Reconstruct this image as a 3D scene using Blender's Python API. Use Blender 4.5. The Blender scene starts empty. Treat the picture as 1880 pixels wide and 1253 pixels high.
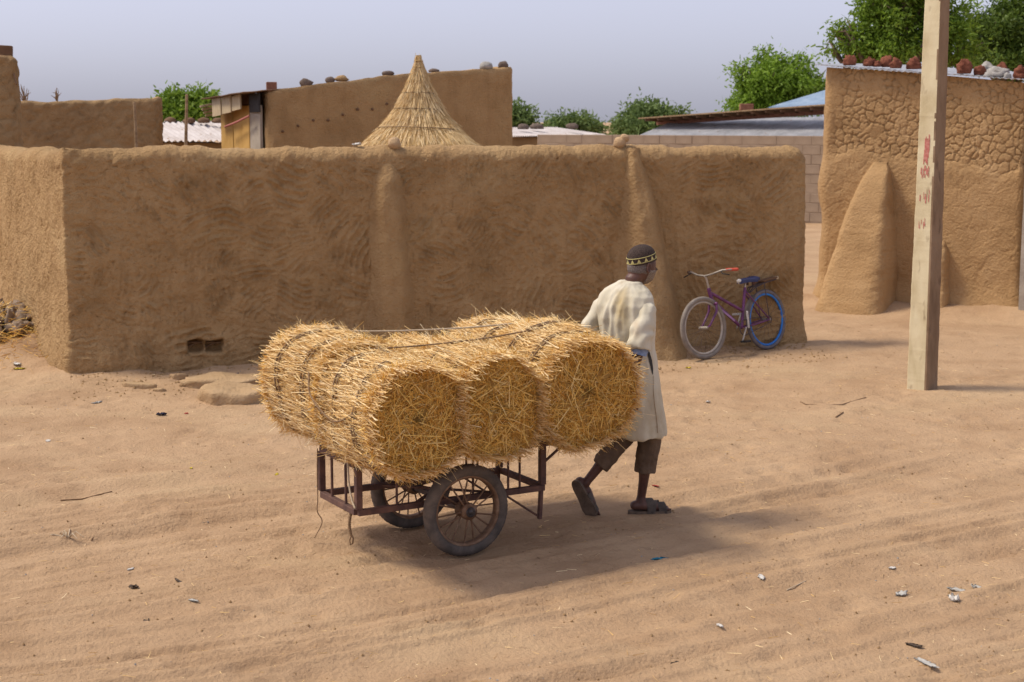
import bpy, math, random
import numpy as np
from mathutils import Vector, Matrix

# ------------------------------------------------------------------ camera, sky, sun, exposure
scene = bpy.context.scene
col = scene.collection
FPX, EYE = 2800.0, 2.52                      # focal length in photograph pixels, eye height in metres
PITCH = math.atan(404 / FPX)
cam_d = bpy.data.cameras.new('camera'); cam = bpy.data.objects.new('camera', cam_d); col.objects.link(cam)
cam.location = (0, 0, EYE); cam.rotation_euler = (math.pi / 2 - PITCH, 0, 0)
cam_d.sensor_width = 36; cam_d.lens = 36 * FPX / 1880; cam_d.clip_end = 6000
cam_d.dof.use_dof = True; cam_d.dof.focus_distance = 9.6; cam_d.dof.aperture_fstop = 5.0
scene.camera = cam

SUN_EL, SUN_DX, SUN_DY = math.radians(56), 0.996, -0.09
world = bpy.data.worlds.new('World'); scene.world = world; world.use_nodes = True
wn = world.node_tree; bg = wn.nodes['Background']
sky = wn.nodes.new('ShaderNodeTexSky'); sky.sky_type = 'NISHITA'; sky.sun_disc = False
sky.sun_elevation = SUN_EL; sky.sun_rotation = math.radians(-90)
sky.air_density = 0.7; sky.dust_density = 3.0; sky.ozone_density = 3.0; sky.altitude = 300
hsv = wn.nodes.new('ShaderNodeHueSaturation'); hsv.inputs['Saturation'].default_value = 0.42
tint = wn.nodes.new('ShaderNodeMix'); tint.data_type = 'RGBA'; tint.blend_type = 'MULTIPLY'; tint.inputs['Factor'].default_value = 1.0
tint.inputs[7].default_value = (0.96, 0.92, 1.03, 1)
wn.links.new(sky.outputs[0], hsv.inputs['Color']); wn.links.new(hsv.outputs[0], tint.inputs[6]); hz_ = wn.nodes.new('ShaderNodeMix'); hz_.data_type = 'RGBA'; hz_.inputs['Factor'].default_value = 0.5; hz_.inputs[7].default_value = (2.3, 2.35, 2.85, 1)      # even dust veil over the whole dome
wn.links.new(tint.outputs[2], hz_.inputs[6]); wn.links.new(hz_.outputs[2], bg.inputs[0])
bg.inputs[1].default_value = 0.15
sun_d = bpy.data.lights.new('sun', 'SUN'); sun = bpy.data.objects.new('sun', sun_d); col.objects.link(sun)
sun_d.energy = 2.15; sun_d.angle = math.radians(14.0); sun_d.color = (1.0, 0.89, 0.72)
ce = math.cos(SUN_EL)
sun.rotation_euler = Vector((SUN_DX * ce, SUN_DY * ce, -math.sin(SUN_EL))).to_track_quat('-Z', 'Y').to_euler()
sun.location = (-20, 5, 30)
vs = scene.view_settings; vs.view_transform = 'Standard'; vs.look = 'None'; vs.gamma = 1; vs.use_curve_mapping = False; vs.exposure = 0.65

# ------------------------------------------------------------------ helpers
rng = np.random.default_rng(7); random.seed(7)
CT, ST = math.cos(PITCH), math.sin(PITCH)
def ray(u, v):
    x = (u - 940) / FPX; y = -(v - 626.5) / FPX
    return np.array([x, CT + y * ST, y * CT - ST])
def gp(u, v, z=0.0):                                    # a place on the ground seen at a photograph pixel
    r = ray(u, v); return np.array([0, 0, EYE]) + (z - EYE) / r[2] * r
def at(u, v, Y):                                        # the same at a known distance
    r = ray(u, v); return np.array([0, 0, EYE]) + Y / r[1] * r
def V3(*a): return np.array(a, float)
def unit(a): a = np.asarray(a, float); return a / (np.linalg.norm(a) + 1e-12)

_T = np.random.default_rng(3).random((256, 256))
def vn(x, y, seed=0):
    x = np.asarray(x, float) + seed * 17.37; y = np.asarray(y, float) + seed * 9.71
    xi = np.floor(x).astype(int); yi = np.floor(y).astype(int); fx = x - xi; fy = y - yi
    fx = fx * fx * (3 - 2 * fx); fy = fy * fy * (3 - 2 * fy)
    a = _T[xi & 255, yi & 255]; b = _T[(xi + 1) & 255, yi & 255]; c = _T[xi & 255, (yi + 1) & 255]; d = _T[(xi + 1) & 255, (yi + 1) & 255]
    return (a + (b - a) * fx + (c - a) * fy + (a - b - c + d) * fx * fy) * 2 - 1
def fbm(x, y, seed=0, o=4):
    r = 0; a = 1; t = 0
    for i in range(o):
        r = r + a * vn(x, y, seed + i * 3); t += a; a *= .5; x = x * 2.03; y = y * 2.03
    return r / t
def n3(P, sc, seed=0, o=3):                             # rough 3-D noise from 2-D slices
    P = np.asarray(P) * sc
    return (fbm(P[..., 0], P[..., 1], seed, o) + fbm(P[..., 1] + 5.3, P[..., 2], seed + 1, o) + fbm(P[..., 2] + 1.7, P[..., 0], seed + 2, o)) / 1.7
def cells(x, y, size, seed=0, jit=.9):                  # nearest / second nearest jittered cell: F1, F2, random id, centre
    x = np.asarray(x, float) / size; y = np.asarray(y, float) / size
    xi = np.floor(x).astype(int); yi = np.floor(y).astype(int)
    f1 = np.full(x.shape, 9.); f2 = np.full(x.shape, 9.); cid = np.zeros(x.shape); cx = np.zeros(x.shape); cy = np.zeros(x.shape)
    for i in (-1, 0, 1):
        for j in (-1, 0, 1):
            a = (xi + i + seed * 31); b = (yi + j + seed * 57)
            px = xi + i + .5 + jit * (_T[a & 255, b & 255] - .5); py = yi + j + .5 + jit * (_T[(b + 91) & 255, (a + 37) & 255] - .5)
            d = np.hypot(px - x, py - y); m = d < f1
            f2 = np.where(m, f1, np.minimum(f2, d)); cid = np.where(m, _T[(a + 11) & 255, (b + 77) & 255], cid)
            cx = np.where(m, px, cx); cy = np.where(m, py, cy); f1 = np.where(m, d, f1)
    return f1 * size, f2 * size, cid, cx * size, cy * size
def sst(a, b, x): t = np.clip((np.asarray(x, float) - a) / (b - a), 0, 1); return t * t * (3 - 2 * t)

def worldmat(o):
    M = o.matrix_basis.copy(); p = o.parent
    while p: M = p.matrix_basis @ M; p = p.parent
    return M
def tag(o, label=None, cat=None, group=None, kind=None):
    if label: o['label'] = label
    if cat: o['category'] = cat
    if group: o['group'] = group
    if kind: o['kind'] = kind
    return o
def empty(name, loc, rz=0, rx=0):
    o = bpy.data.objects.new(name, None); col.objects.link(o); o.empty_display_size = .1
    o.location = tuple(loc); o.rotation_euler = (rx, 0, rz); return o
def make(name, V, F, mat, parent=None, smooth=True, world_coords=False, bevel=0):
    V = np.asarray(V, float)
    if parent is not None and world_coords:
        Mi = np.array(worldmat(parent).inverted()); V = V @ Mi[:3, :3].T + Mi[:3, 3]
    me = bpy.data.meshes.new(name)
    F = [np.asarray(f) for f in (F if isinstance(F, list) else [F]) if len(f)]
    me.vertices.add(len(V)); me.vertices.foreach_set('co', V.astype(np.float32).ravel())
    tot = np.concatenate([np.full(len(f), f.shape[1]) for f in F]); idx = np.concatenate([f.ravel() for f in F])
    me.loops.add(len(idx)); me.loops.foreach_set('vertex_index', idx.astype(np.int32))
    me.polygons.add(len(tot)); st = np.zeros(len(tot), np.int32); st[1:] = np.cumsum(tot)[:-1]
    me.polygons.foreach_set('loop_start', st)
    me.polygons.foreach_set('use_smooth', np.full(len(tot), smooth))
    me.update(calc_edges=True); me.validate()
    if isinstance(mat, (list, tuple)):
        for m in mat: me.materials.append(m)
    else: me.materials.append(mat)
    o = bpy.data.objects.new(name, me); col.objects.link(o)
    if parent is not None: o.parent = parent
    if bevel:
        b = o.modifiers.new('bevel', 'BEVEL'); b.width = bevel; b.segments = 2; b.limit_method = 'ANGLE'
    return o
def gridfaces(n, m, cu=False, cv=False, off=0):
    i = np.arange(n if cu else n - 1)[:, None]; j = np.arange(m if cv else m - 1)[None, :]
    i2 = (i + 1) % n; j2 = (j + 1) % m
    return np.stack([i * m + j + 0 * i2, i2 * m + j, i2 * m + j2, i * m + j2], -1).reshape(-1, 4) + off
def gridnormals(P):
    du = np.gradient(P, axis=0); dv = np.gradient(P, axis=1); n = np.cross(du, dv)
    return n / (np.linalg.norm(n, axis=-1, keepdims=True) + 1e-12)

class MB:
    def __init__(s): s.V = []; s.F = []; s.n = 0
    def add(s, V, *Fs):
        V = np.asarray(V, float); s.V.append(V)
        for f in Fs:
            f = np.asarray(f)
            if len(f): s.F.append(f + s.n)
        s.n += len(V); return s
    def box(s, c, size, R=None):
        h = np.asarray(size, float) / 2
        V = np.array([[x, y, z] for x in (-1, 1) for y in (-1, 1) for z in (-1, 1)]) * h
        if R is not None: V = V @ np.asarray(R).T
        return s.add(V + np.asarray(c, float), [[0, 1, 3, 2], [4, 6, 7, 5], [0, 4, 5, 1], [2, 3, 7, 6], [0, 2, 6, 4], [1, 5, 7, 3]])
    def bar(s, a, b, w, h=None, up=(0, 0, 1)):
        a = np.asarray(a, float); b = np.asarray(b, float); h = h or w
        x = unit(b - a); up = np.asarray(up, float)
        if abs(np.dot(x, up)) > .95: up = V3(1, 0, 0)
        y = unit(np.cross(up, x)); z = np.cross(x, y)
        return s.box((a + b) / 2, (np.linalg.norm(b - a), w, h), np.stack([x, y, z], 1))
    def tube(s, pts, rad, n=10, round_caps=True, flat=1.0, ref=(0, 0, 1)):
        P = np.asarray(pts, float); r = np.broadcast_to(np.asarray(rad, float), (len(P),)).copy()
        if round_caps:
            t0 = unit(P[0] - P[1]); t1 = unit(P[-1] - P[-2]); k = [.97, .78, .45]
            h = [.25, .62, .9]
            A = [P[0] + t0 * r[0] * q for q in h][::-1]; B = [P[-1] + t1 * r[-1] * q for q in h]
            P = np.vstack([A, P, B]); r = np.concatenate([[r[0] * q for q in k[::-1]], r, [r[-1] * q for q in k]])
        T = np.gradient(P, axis=0); T /= np.linalg.norm(T, axis=1, keepdims=True) + 1e-12
        ref = np.asarray(ref, float)
        if abs(np.dot(unit(T[0]), ref)) > .9: ref = V3(1, .1, 0)
        N = np.zeros_like(P); N[0] = unit(np.cross(np.cross(T[0], ref), T[0]))
        for i in range(1, len(P)): N[i] = unit(N[i - 1] - T[i] * np.dot(N[i - 1], T[i]))
        Bn = np.cross(T, N); a = np.arange(n) / n * 2 * np.pi
        R = P[:, None] + r[:, None, None] * (np.cos(a)[None, :, None] * N[:, None] * flat + np.sin(a)[None, :, None] * Bn[:, None])
        m = len(P)
        return s.add(np.vstack([R.reshape(-1, 3), P[:1], P[-1:]]), gridfaces(m, n, False, True),
                     [[m * n, (j + 1) % n, j] for j in range(n)], [[m * n + 1, (m - 1) * n + j, (m - 1) * n + (j + 1) % n] for j in range(n)])
    def grid(s, P, cu=False, cv=False):
        P = np.asarray(P, float); return s.add(P.reshape(-1, 3), gridfaces(P.shape[0], P.shape[1], cu, cv))
    def loft(s, rings):                                  # closed rings (k, n, 3) with capped ends
        P = np.asarray(rings, float); k, n = P.shape[:2]
        return s.add(np.vstack([P.reshape(-1, 3), P[0].mean(0)[None], P[-1].mean(0)[None]]), gridfaces(k, n, False, True),
                     [[k * n, (j + 1) % n, j] for j in range(n)], [[k * n + 1, (k - 1) * n + j, (k - 1) * n + (j + 1) % n] for j in range(n)])
    def torus(s, c, axis, R, r, n=40, m=8, squash=1.0):
        ax = unit(axis); e = unit(np.cross(ax, (0, 0, 1) if abs(ax[2]) < .9 else (1, 0, 0))); f = np.cross(ax, e)
        a = np.arange(n) / n * 2 * np.pi; b = np.arange(m) / m * 2 * np.pi
        d = np.cos(a)[:, None] * e + np.sin(a)[:, None] * f
        P = np.asarray(c) + d[:, None] * (R + r * np.cos(b))[None, :, None] + (r * squash * np.sin(b))[None, :, None] * ax
        return s.grid(P, True, True)
    def lump(s, c, rad, seed=0, amp=.18, sc=1.6, n=10, m=14, flatten=0.0, R=None):
        th = np.linspace(0, np.pi, n)[:, None]; ph = (np.arange(m) / m * 2 * np.pi)[None]
        D = np.stack([np.sin(th) * np.cos(ph), np.sin(th) * np.sin(ph), np.cos(th) + 0 * ph], -1)
        k = 1 + amp * n3(D * 1.0 + seed * 3.1, sc, seed)
        P = D * k[..., None] * np.asarray(rad, float)
        if flatten: P[..., 2] = np.maximum(P[..., 2], -flatten * np.asarray(rad)[2])
        if R is not None: P = P @ np.asarray(R).T
        return s.grid(P + np.asarray(c, float), False, True)
    def build(s, name, mat, parent=None, smooth=True, world_coords=False, bevel=0):
        return make(name, np.vstack(s.V), s.F, mat, parent, smooth, world_coords, bevel)

def evaluated(o):
    bpy.context.view_layer.update()
    dg = bpy.context.evaluated_depsgraph_get()
    return bpy.data.meshes.new_from_object(o.evaluated_get(dg))
def remesh(mb, name, voxel, mat, parent, smooth_it=4, fn=None):
    t = mb.build('tmp', mat)
    r = t.modifiers.new('r', 'REMESH'); r.mode = 'VOXEL'; r.voxel_size = voxel; r.use_smooth_shade = True
    if smooth_it: q = t.modifiers.new('s', 'SMOOTH'); q.factor = .5; q.iterations = smooth_it
    me = evaluated(t); old = t.data; bpy.data.objects.remove(t); bpy.data.meshes.remove(old)
    n = len(me.vertices); co = np.zeros(n * 3, np.float32); me.vertices.foreach_get('co', co); co = co.reshape(-1, 3).astype(float)
    if fn is not None:
        nr = np.zeros(n * 3, np.float32); me.vertices.foreach_get('normal', nr); co = fn(co, nr.reshape(-1, 3))
    if parent is not None:
        Mi = np.array(worldmat(parent).inverted()); co = co @ Mi[:3, :3].T + Mi[:3, 3]
    me.vertices.foreach_set('co', co.astype(np.float32).ravel()); me.update()
    me.polygons.foreach_set('use_smooth', np.ones(len(me.polygons), bool))
    me.name = name; me.materials.clear(); me.materials.append(mat)
    o = bpy.data.objects.new(name, me); col.objects.link(o); o.parent = parent
    return o
def copy_tree(o, parent=None):
    c = o.copy(); col.objects.link(c); c.parent = parent
    for ch in list(o.children): copy_tree(ch, c)
    return c

# ------------------------------------------------------------------ materials
def srgb(r, g, b): return tuple(((x / 255) / 12.92 if x <= 10 else ((x / 255 + .055) / 1.055) ** 2.4) for x in (r, g, b)) + (1,)
def mat(name, stops, scale=4, rough=.9, bump=.3, bscale=30, bdist=.01, island=0.0, spec=.2, metal=0.0, detail=7, speck=None, speck_scale=60, trans=0.0, distort=.3, stretch=None):
    m = bpy.data.materials.new(name); m.use_nodes = True; nt = m.node_tree; N = nt.nodes; L = nt.links
    p = N['Principled BSDF']; p.inputs['Roughness'].default_value = rough; p.inputs['Specular IOR Level'].default_value = spec; p.inputs['Metallic'].default_value = metal
    tc = N.new('ShaderNodeTexCoord'); co = tc.outputs['Object']
    if stretch:
        mp = N.new('ShaderNodeMapping'); mp.inputs['Scale'].default_value = stretch; L.new(co, mp.inputs[0]); co = mp.outputs[0]
    nz = N.new('ShaderNodeTexNoise'); nz.inputs['Scale'].default_value = scale; nz.inputs['Detail'].default_value = detail; nz.inputs['Roughness'].default_value = .62; nz.inputs['Distortion'].default_value = distort
    L.new(co, nz.inputs['Vector'])
    rp = N.new('ShaderNodeValToRGB'); e = rp.color_ramp.elements
    while len(e) < len(stops): e.new(.5)
    for q, (pos, c) in zip(e, stops): q.position = pos; q.color = (*c[:3], 1)
    fac = nz.outputs[0]
    if island:
        ge = N.new('ShaderNodeNewGeometry'); mx = N.new('ShaderNodeMix'); mx.inputs['Factor'].default_value = island
        L.new(fac, mx.inputs[2]); L.new(ge.outputs['Random Per Island'], mx.inputs[3]); fac = mx.outputs[0]
    L.new(fac, rp.inputs[0]); c = rp.outputs[0]
    if speck:
        n2 = N.new('ShaderNodeTexNoise'); n2.inputs['Scale'].default_value = speck_scale; n2.inputs['Detail'].default_value = 3; L.new(co, n2.inputs['Vector'])
        r2 = N.new('ShaderNodeValToRGB'); r2.color_ramp.elements[0].position = speck[1]; r2.color_ramp.elements[1].position = speck[1] + speck[2]; L.new(n2.outputs[0], r2.inputs[0])
        mc = N.new('ShaderNodeMix'); mc.data_type = 'RGBA'; L.new(r2.outputs[0], mc.inputs['Factor']); L.new(c, mc.inputs[6]); mc.inputs[7].default_value = (*speck[0][:3], 1); c = mc.outputs[2]
    L.new(c, p.inputs['Base Color'])
    if bump:
        nb = N.new('ShaderNodeTexNoise'); nb.inputs['Scale'].default_value = bscale; nb.inputs['Detail'].default_value = 8; nb.inputs['Roughness'].default_value = .65; L.new(co, nb.inputs['Vector'])
        bp = N.new('ShaderNodeBump'); bp.inputs['Strength'].default_value = bump; bp.inputs['Distance'].default_value = bdist; L.new(nb.outputs[0], bp.inputs['Height']); L.new(bp.outputs[0], p.inputs['Normal'])
    if trans:
        t = N.new('ShaderNodeBsdfTranslucent'); L.new(c, t.inputs[0]); ms = N.new('ShaderNodeMixShader'); ms.inputs[0].default_value = trans
        L.new(p.outputs[0], ms.inputs[1]); L.new(t.outputs[0], ms.inputs[2]); L.new(ms.outputs[0], N['Material Output'].inputs[0])
    return m
M = {}
def overlay(m, scale, stretch, colour, lo, hi, amount, seed=0.0):
    nt = m.node_tree; N = nt.nodes; L = nt.links; p = N['Principled BSDF']; src = p.inputs['Base Color'].links[0].from_socket
    tc = N.new('ShaderNodeTexCoord'); mp = N.new('ShaderNodeMapping'); mp.inputs['Scale'].default_value = stretch; mp.inputs['Location'].default_value = (seed, seed * .7, seed * .3); L.new(tc.outputs['Object'], mp.inputs[0])
    nz = N.new('ShaderNodeTexNoise'); nz.inputs['Scale'].default_value = scale; nz.inputs['Detail'].default_value = 6; nz.inputs['Roughness'].default_value = .6; L.new(mp.outputs[0], nz.inputs['Vector'])
    mr = N.new('ShaderNodeMapRange'); mr.inputs['From Min'].default_value = lo; mr.inputs['From Max'].default_value = hi; mr.inputs['To Max'].default_value = amount; L.new(nz.outputs[0], mr.inputs[0])
    mx = N.new('ShaderNodeMix'); mx.data_type = 'RGBA'; L.new(mr.outputs[0], mx.inputs['Factor']); L.new(src, mx.inputs[6]); mx.inputs[7].default_value = (*colour, 1); L.new(mx.outputs[2], p.inputs['Base Color'])
M['sand'] = mat('sand', [(.25, (.335, .21, .115)), (.5, (.43, .285, .165)), (.75, (.505, .345, .205))], 1.3, .95, .9, 34, .025, detail=10, speck=((.2, .13, .08), .69, .05), speck_scale=70)
overlay(M['sand'], .55, (1, 1.6, 1), (.49, .35, .205), .52, .70, .6, 2.0); overlay(M['sand'], 9, (1, 2.5, 1), (.27, .17, .095), .60, .70, .5, 6.0)
M['mud'] = mat('mud', [(.25, (.355, .222, .100)), (.5, (.485, .312, .148)), (.78, (.56, .378, .192))], 1.9, .95, 1.0, 30, .06, detail=9, speck=((.22, .13, .06), .7, .06), speck_scale=38)
overlay(M['mud'], 3.0, (2.2, 2.2, .28), (.36, .22, .10), .52, .72, .4, 3.0); overlay(M['mud'], .9, (1, 1, 1.3), (.57, .40, .20), .55, .68, .5, 8.0); overlay(M['mud'], 26, (1, 1, 2.6), (.24, .14, .06), .62, .70, .6, 5.0)
M['mud_pale'] = mat('mud_pale', [(.25, (.38, .25, .13)), (.5, (.46, .315, .175)), (.78, (.53, .375, .22))], 2.2, .95, 1.0, 26, .03, detail=9, speck=((.25, .155, .08), .7, .06), speck_scale=40)
M['mud_dark'] = mat('mud_dark', [(.25, (.26, .165, .08)), (.5, (.35, .228, .112)), (.78, (.42, .285, .145))], 1.4, .95, 1.0, 22, .03, detail=9)
M['mud_house'] = mat('mud_house', [(.25, (.31, .19, .085)), (.5, (.42, .265, .125)), (.78, (.49, .325, .165))], 1.8, .95, .9, 30, .025, detail=9, speck=((.2, .12, .06), .7, .06), speck_scale=45)
M['straw'] = mat('straw', [(.12, (.56, .33, .10)), (.35, (.78, .54, .22)), (.65, (.89, .69, .36)), (.95, (.94, .81, .54))], 9, .6, 0, island=.75, spec=.35, trans=.14)
M['straw_end'] = mat('straw_end', [(.1, (.48, .23, .04)), (.38, (.76, .45, .09)), (.7, (.88, .61, .17)), (.97, (.95, .80, .44))], 9, .6, 0, island=.75, spec=.3, trans=.12)
M['bale_core'] = mat('bale_core', [(.3, (.34, .17, .04)), (.7, (.58, .35, .10))], 30, .95, 1, 60, .02)
M['thatch'] = mat('thatch', [(.1, (.60, .42, .20)), (.5, (.76, .58, .31)), (.9, (.86, .71, .45))], 6, .8, 0, island=.6, trans=.15)
M['thatch_core'] = mat('thatch_core', [(.3, (.44, .29, .12)), (.7, (.6, .43, .2))], 20, .95, .8, 50, .02)
M['rope'] = mat('rope', [(.3, (.15, .09, .05)), (.7, (.34, .23, .13))], 60, .9, .5, 200, .003)
M['rope_pale'] = mat('rope_pale', [(.3, (.42, .33, .22)), (.7, (.6, .5, .36))], 60, .9, .5, 200, .003)
M['rust'] = mat('rust', [(.25, (.055, .03, .028)), (.5, (.11, .058, .045)), (.78, (.20, .105, .07))], 14, .75, .4, 90, .003, spec=.4)
M['steel_dark'] = mat('steel_dark', [(.3, (.06, .05, .055)), (.7, (.14, .11, .105))], 12, .55, .3, 90, .002, metal=.3)
M['tyre'] = mat('tyre', [(.3, (.07, .06, .052)), (.5, (.12, .1, .085)), (.75, (.22, .175, .135))], 9, .9, .5, 120, .002)
M['rim'] = mat('rim', [(.3, (.13, .075, .045)), (.55, (.24, .15, .095)), (.8, (.4, .3, .21))], 16, .6, .4, 100, .002, metal=.35)
M['hub'] = mat('hub', [(.3, (.03, .03, .035)), (.7, (.12, .11, .11))], 30, .35, 0, metal=.6)
M['skin'] = mat('skin', [(.3, (.065, .028, .02)), (.55, (.105, .048, .034)), (.8, (.17, .085, .06))], 10, .5, .25, 130, .002, spec=.4)
M['dusty_skin'] = M['skin']
M['grey_hair'] = mat('grey_hair', [(.3, (.06, .04, .034)), (.5, (.16, .13, .115)), (.75, (.34, .31, .29))], 260, .9, .8, 180, .006)
M['beard'] = mat('beard', [(.3, (.10, .07, .05)), (.5, (.24, .19, .145)), (.75, (.44, .38, .31))], 220, .9, .8, 150, .008)
M['trousers'] = mat('trousers', [(.3, (.085, .058, .04)), (.7, (.17, .12, .082))], 9, .9, .4, 160, .003)
M['sandal'] = mat('sandal', [(.3, (.055, .045, .038)), (.7, (.13, .105, .085))], 22, .8, .4, 90, .003)
M['sole'] = mat('sole', [(.3, (.09, .066, .05)), (.7, (.19, .14, .1))], 22, .9, .5, 70, .004)
M['cap'] = mat('cap', [(.35, (.028, .02, .017)), (.65, (.085, .06, .05))], 160, .95, .9, 260, .004)
M['cap_yellow'] = mat('cap_yellow', [(.3, (.44, .38, .13)), (.7, (.66, .6, .28))], 60, .9, .5, 260, .003)
M['blue_cloth'] = mat('blue_cloth', [(.3, (.13, .17, .27)), (.7, (.3, .36, .48))], 22, .9, .4, 120, .004)
M['purple'] = mat('purple', [(.3, (.075, .018, .07)), (.6, (.15, .035, .135)), (.8, (.24, .09, .2))], 10, .42, .15, 60, .002, spec=.5)
M['lilac'] = mat('lilac', [(.3, (.25, .13, .28)), (.7, (.42, .26, .44))], 20, .5, .1, 60, .002)
M['grey_tyre'] = mat('grey_tyre', [(.3, (.17, .145, .125)), (.7, (.27, .235, .2))], 12, .9, .4, 90, .002)
M['dark_tyre'] = mat('dark_tyre', [(.3, (.12, .105, .11)), (.7, (.22, .195, .19))], 12, .9, .4, 90, .002)
M['alloy'] = mat('alloy', [(.3, (.34, .30, .25)), (.7, (.5, .45, .39))], 20, .5, .15, 90, .002, metal=.4)
M['bar_metal'] = mat('bar_metal', [(.3, (.16, .14, .12)), (.7, (.36, .33, .29))], 30, .5, .2, 90, .002, metal=.4)
M['blue_rim'] = mat('blue_rim', [(.3, (.005, .12, .46)), (.7, (.015, .22, .66))], 20, .4, 0, spec=.5)
M['navy'] = mat('navy', [(.3, (.025, .03, .08)), (.7, (.06, .07, .15))], 14, .55, .2, 80, .003)
M['red_grip'] = mat('red_grip', [(.3, (.38, .05, .03)), (.7, (.55, .1, .06))], 20, .6, .2, 80, .002)
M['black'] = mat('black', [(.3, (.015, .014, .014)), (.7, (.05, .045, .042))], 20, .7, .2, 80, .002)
M['tin'] = mat('tin', [(.3, (.34, .35, .37)), (.6, (.52, .53, .55)), (.85, (.62, .62, .62))], 2.5, .45, .2, 40, .004, metal=.25, speck=((.3, .18, .1), .66, .1), speck_scale=6)
M['tin_blue'] = mat('tin_blue', [(.3, (.24, .34, .46)), (.7, (.42, .52, .62))], 2.5, .5, .2, 40, .004, metal=.1)
M['tin_pale'] = mat('tin_pale', [(.3, (.42, .37, .34)), (.6, (.56, .52, .5)), (.85, (.66, .62, .6))], 2.2, .6, .2, 40, .004, speck=((.3, .2, .14), .64, .1), speck_scale=5)
M['wood'] = mat('wood', [(.3, (.2, .125, .065)), (.7, (.4, .28, .165))], 3, .85, .4, 60, .004, stretch=(1, 6, 6))
M['pale_wood'] = mat('pale_wood', [(.3, (.38, .29, .17)), (.7, (.58, .48, .32))], 5, .85, .4, 60, .004, stretch=(6, 6, 1))
M['brown_board'] = mat('brown_board', [(.3, (.10, .055, .03)), (.7, (.22, .13, .075))], 4, .85, .4, 60, .004)
M['ochre'] = mat('ochre', [(.3, (.46, .27, .075)), (.7, (.6, .38, .13))], 2.5, .9, .4, 40, .006)
M['grey_plaster'] = mat('grey_plaster', [(.3, (.29, .25, .20)), (.7, (.43, .38, .31))], 3, .95, .5, 30, .01)
M['block'] = mat('block', [(.3, (.27, .20, .14)), (.7, (.37, .285, .205))], 3, .95, .4, 50, .006)
M['mortar'] = mat('mortar', [(.3, (.26, .195, .135)), (.7, (.35, .27, .195))], 6, .95, .4, 60, .006)
M['red_stone'] = mat('red_stone', [(.3, (.12, .038, .022)), (.6, (.23, .085, .05)), (.85, (.34, .16, .1))], 7, .95, .9, 18, .03)
M['grey_stone'] = mat('grey_stone', [(.3, (.25, .24, .22)), (.7, (.42, .4, .37))], 7, .95, .6, 25, .02)
M['dark_stone'] = mat('dark_stone', [(.3, (.1, .075, .06)), (.7, (.2, .15, .12))], 7, .95, .8, 25, .02)
M['brick'] = mat('brick', [(.3, (.19, .085, .055)), (.7, (.3, .15, .1))], 9, .95, .6, 40, .01)
M['bark'] = mat('bark', [(.3, (.1, .07, .045)), (.7, (.22, .16, .11))], 5, .95, .8, 30, .02, stretch=(1, 1, .2))
M['leaf_bright'] = mat('leaf_bright', [(.1, (.10, .18, .015)), (.5, (.19, .31, .025)), (.9, (.28, .41, .05))], .8, .55, 0, island=.5, spec=.3, trans=.35)
M['leaf'] = mat('leaf', [(.1, (.09, .165, .016)), (.5, (.18, .29, .03)), (.9, (.27, .38, .055))], .8, .55, 0, island=.5, spec=.3, trans=.42)
M['leaf_dark'] = mat('leaf_dark', [(.1, (.05, .095, .012)), (.5, (.095, .155, .02)), (.9, (.15, .21, .035))], .8, .55, 0, island=.5, spec=.3, trans=.3)
M['leaf_far'] = mat('leaf_far', [(.1, (.09, .14, .04)), (.5, (.145, .215, .065)), (.9, (.2, .28, .09))], .5, .6, 0, island=.5, spec=.2, trans=.3)
M['white_plastic'] = mat('white_plastic', [(.3, (.6, .57, .52)), (.7, (.8, .77, .71))], 30, .5, .2, 60, .004, trans=.2)
M['grey_plastic'] = mat('grey_plastic', [(.3, (.42, .41, .37)), (.7, (.62, .6, .55))], 30, .5, .2, 60, .004, trans=.2)
M['yellow'] = mat('yellow', [(.3, (.5, .38, .02)), (.7, (.68, .55, .05))], 30, .6, .2, 60, .004)
M['turquoise'] = mat('turquoise', [(.3, (.01, .13, .22)), (.7, (.03, .26, .36))], 30, .6, .2, 60, .004)
M['red_rag'] = mat('red_rag', [(.3, (.3, .03, .02)), (.7, (.45, .08, .06))], 30, .7, .2, 60, .004)
M['navy_rag'] = mat('navy_rag', [(.3, (.012, .014, .03)), (.7, (.03, .035, .08))], 30, .7, .2, 60, .004)
M['twig'] = mat('twig', [(.3, (.16, .095, .05)), (.7, (.32, .21, .12))], 30, .9, .3, 80, .003)
M['dark_litter'] = mat('dark_litter', [(.3, (.04, .03, .022)), (.7, (.13, .095, .07))], 40, .9, .5, 60, .006)

# ------------------------------------------------------------------ ground
RUT = math.radians(28)
WALL_A, WALL_B, WALL_L = gp(128, 692)[:2], gp(1482, 632)[:2], gp(-60, 572)[:2]
HOUSE_A, HOUSE_B = gp(1484, 560)[:2], gp(1868, 584)[:2]
CART_O = np.array([-.45, 9.0]); CART_RZ = math.radians(30)
FWD = np.array([math.cos(CART_RZ), math.sin(CART_RZ)]); LAT = np.array([-FWD[1], FWD[0]])
BIKE_F = np.array([2.08, 16.17]); BIKE_RZ = math.radians(42); BIKE_R = BIKE_F + 1.06 * np.array([math.cos(BIKE_RZ), math.sin(BIKE_RZ)])
POLE = gp(1693, 712)[:2]
FOOT_R, FOOT_L = gp(1192, 938)[:2], gp(1085, 944)[:2]
ANCHORS = [CART_O - .36 * LAT, CART_O + .36 * LAT, FOOT_R, FOOT_L, BIKE_F, BIKE_R, POLE]
def segd(x, y, a, b):
    d = b - a; t = np.clip(((x - a[0]) * d[0] + (y - a[1]) * d[1]) / (d @ d), 0, 1)
    return np.hypot(x - a[0] - t * d[0], y - a[1] - t * d[1])
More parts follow.
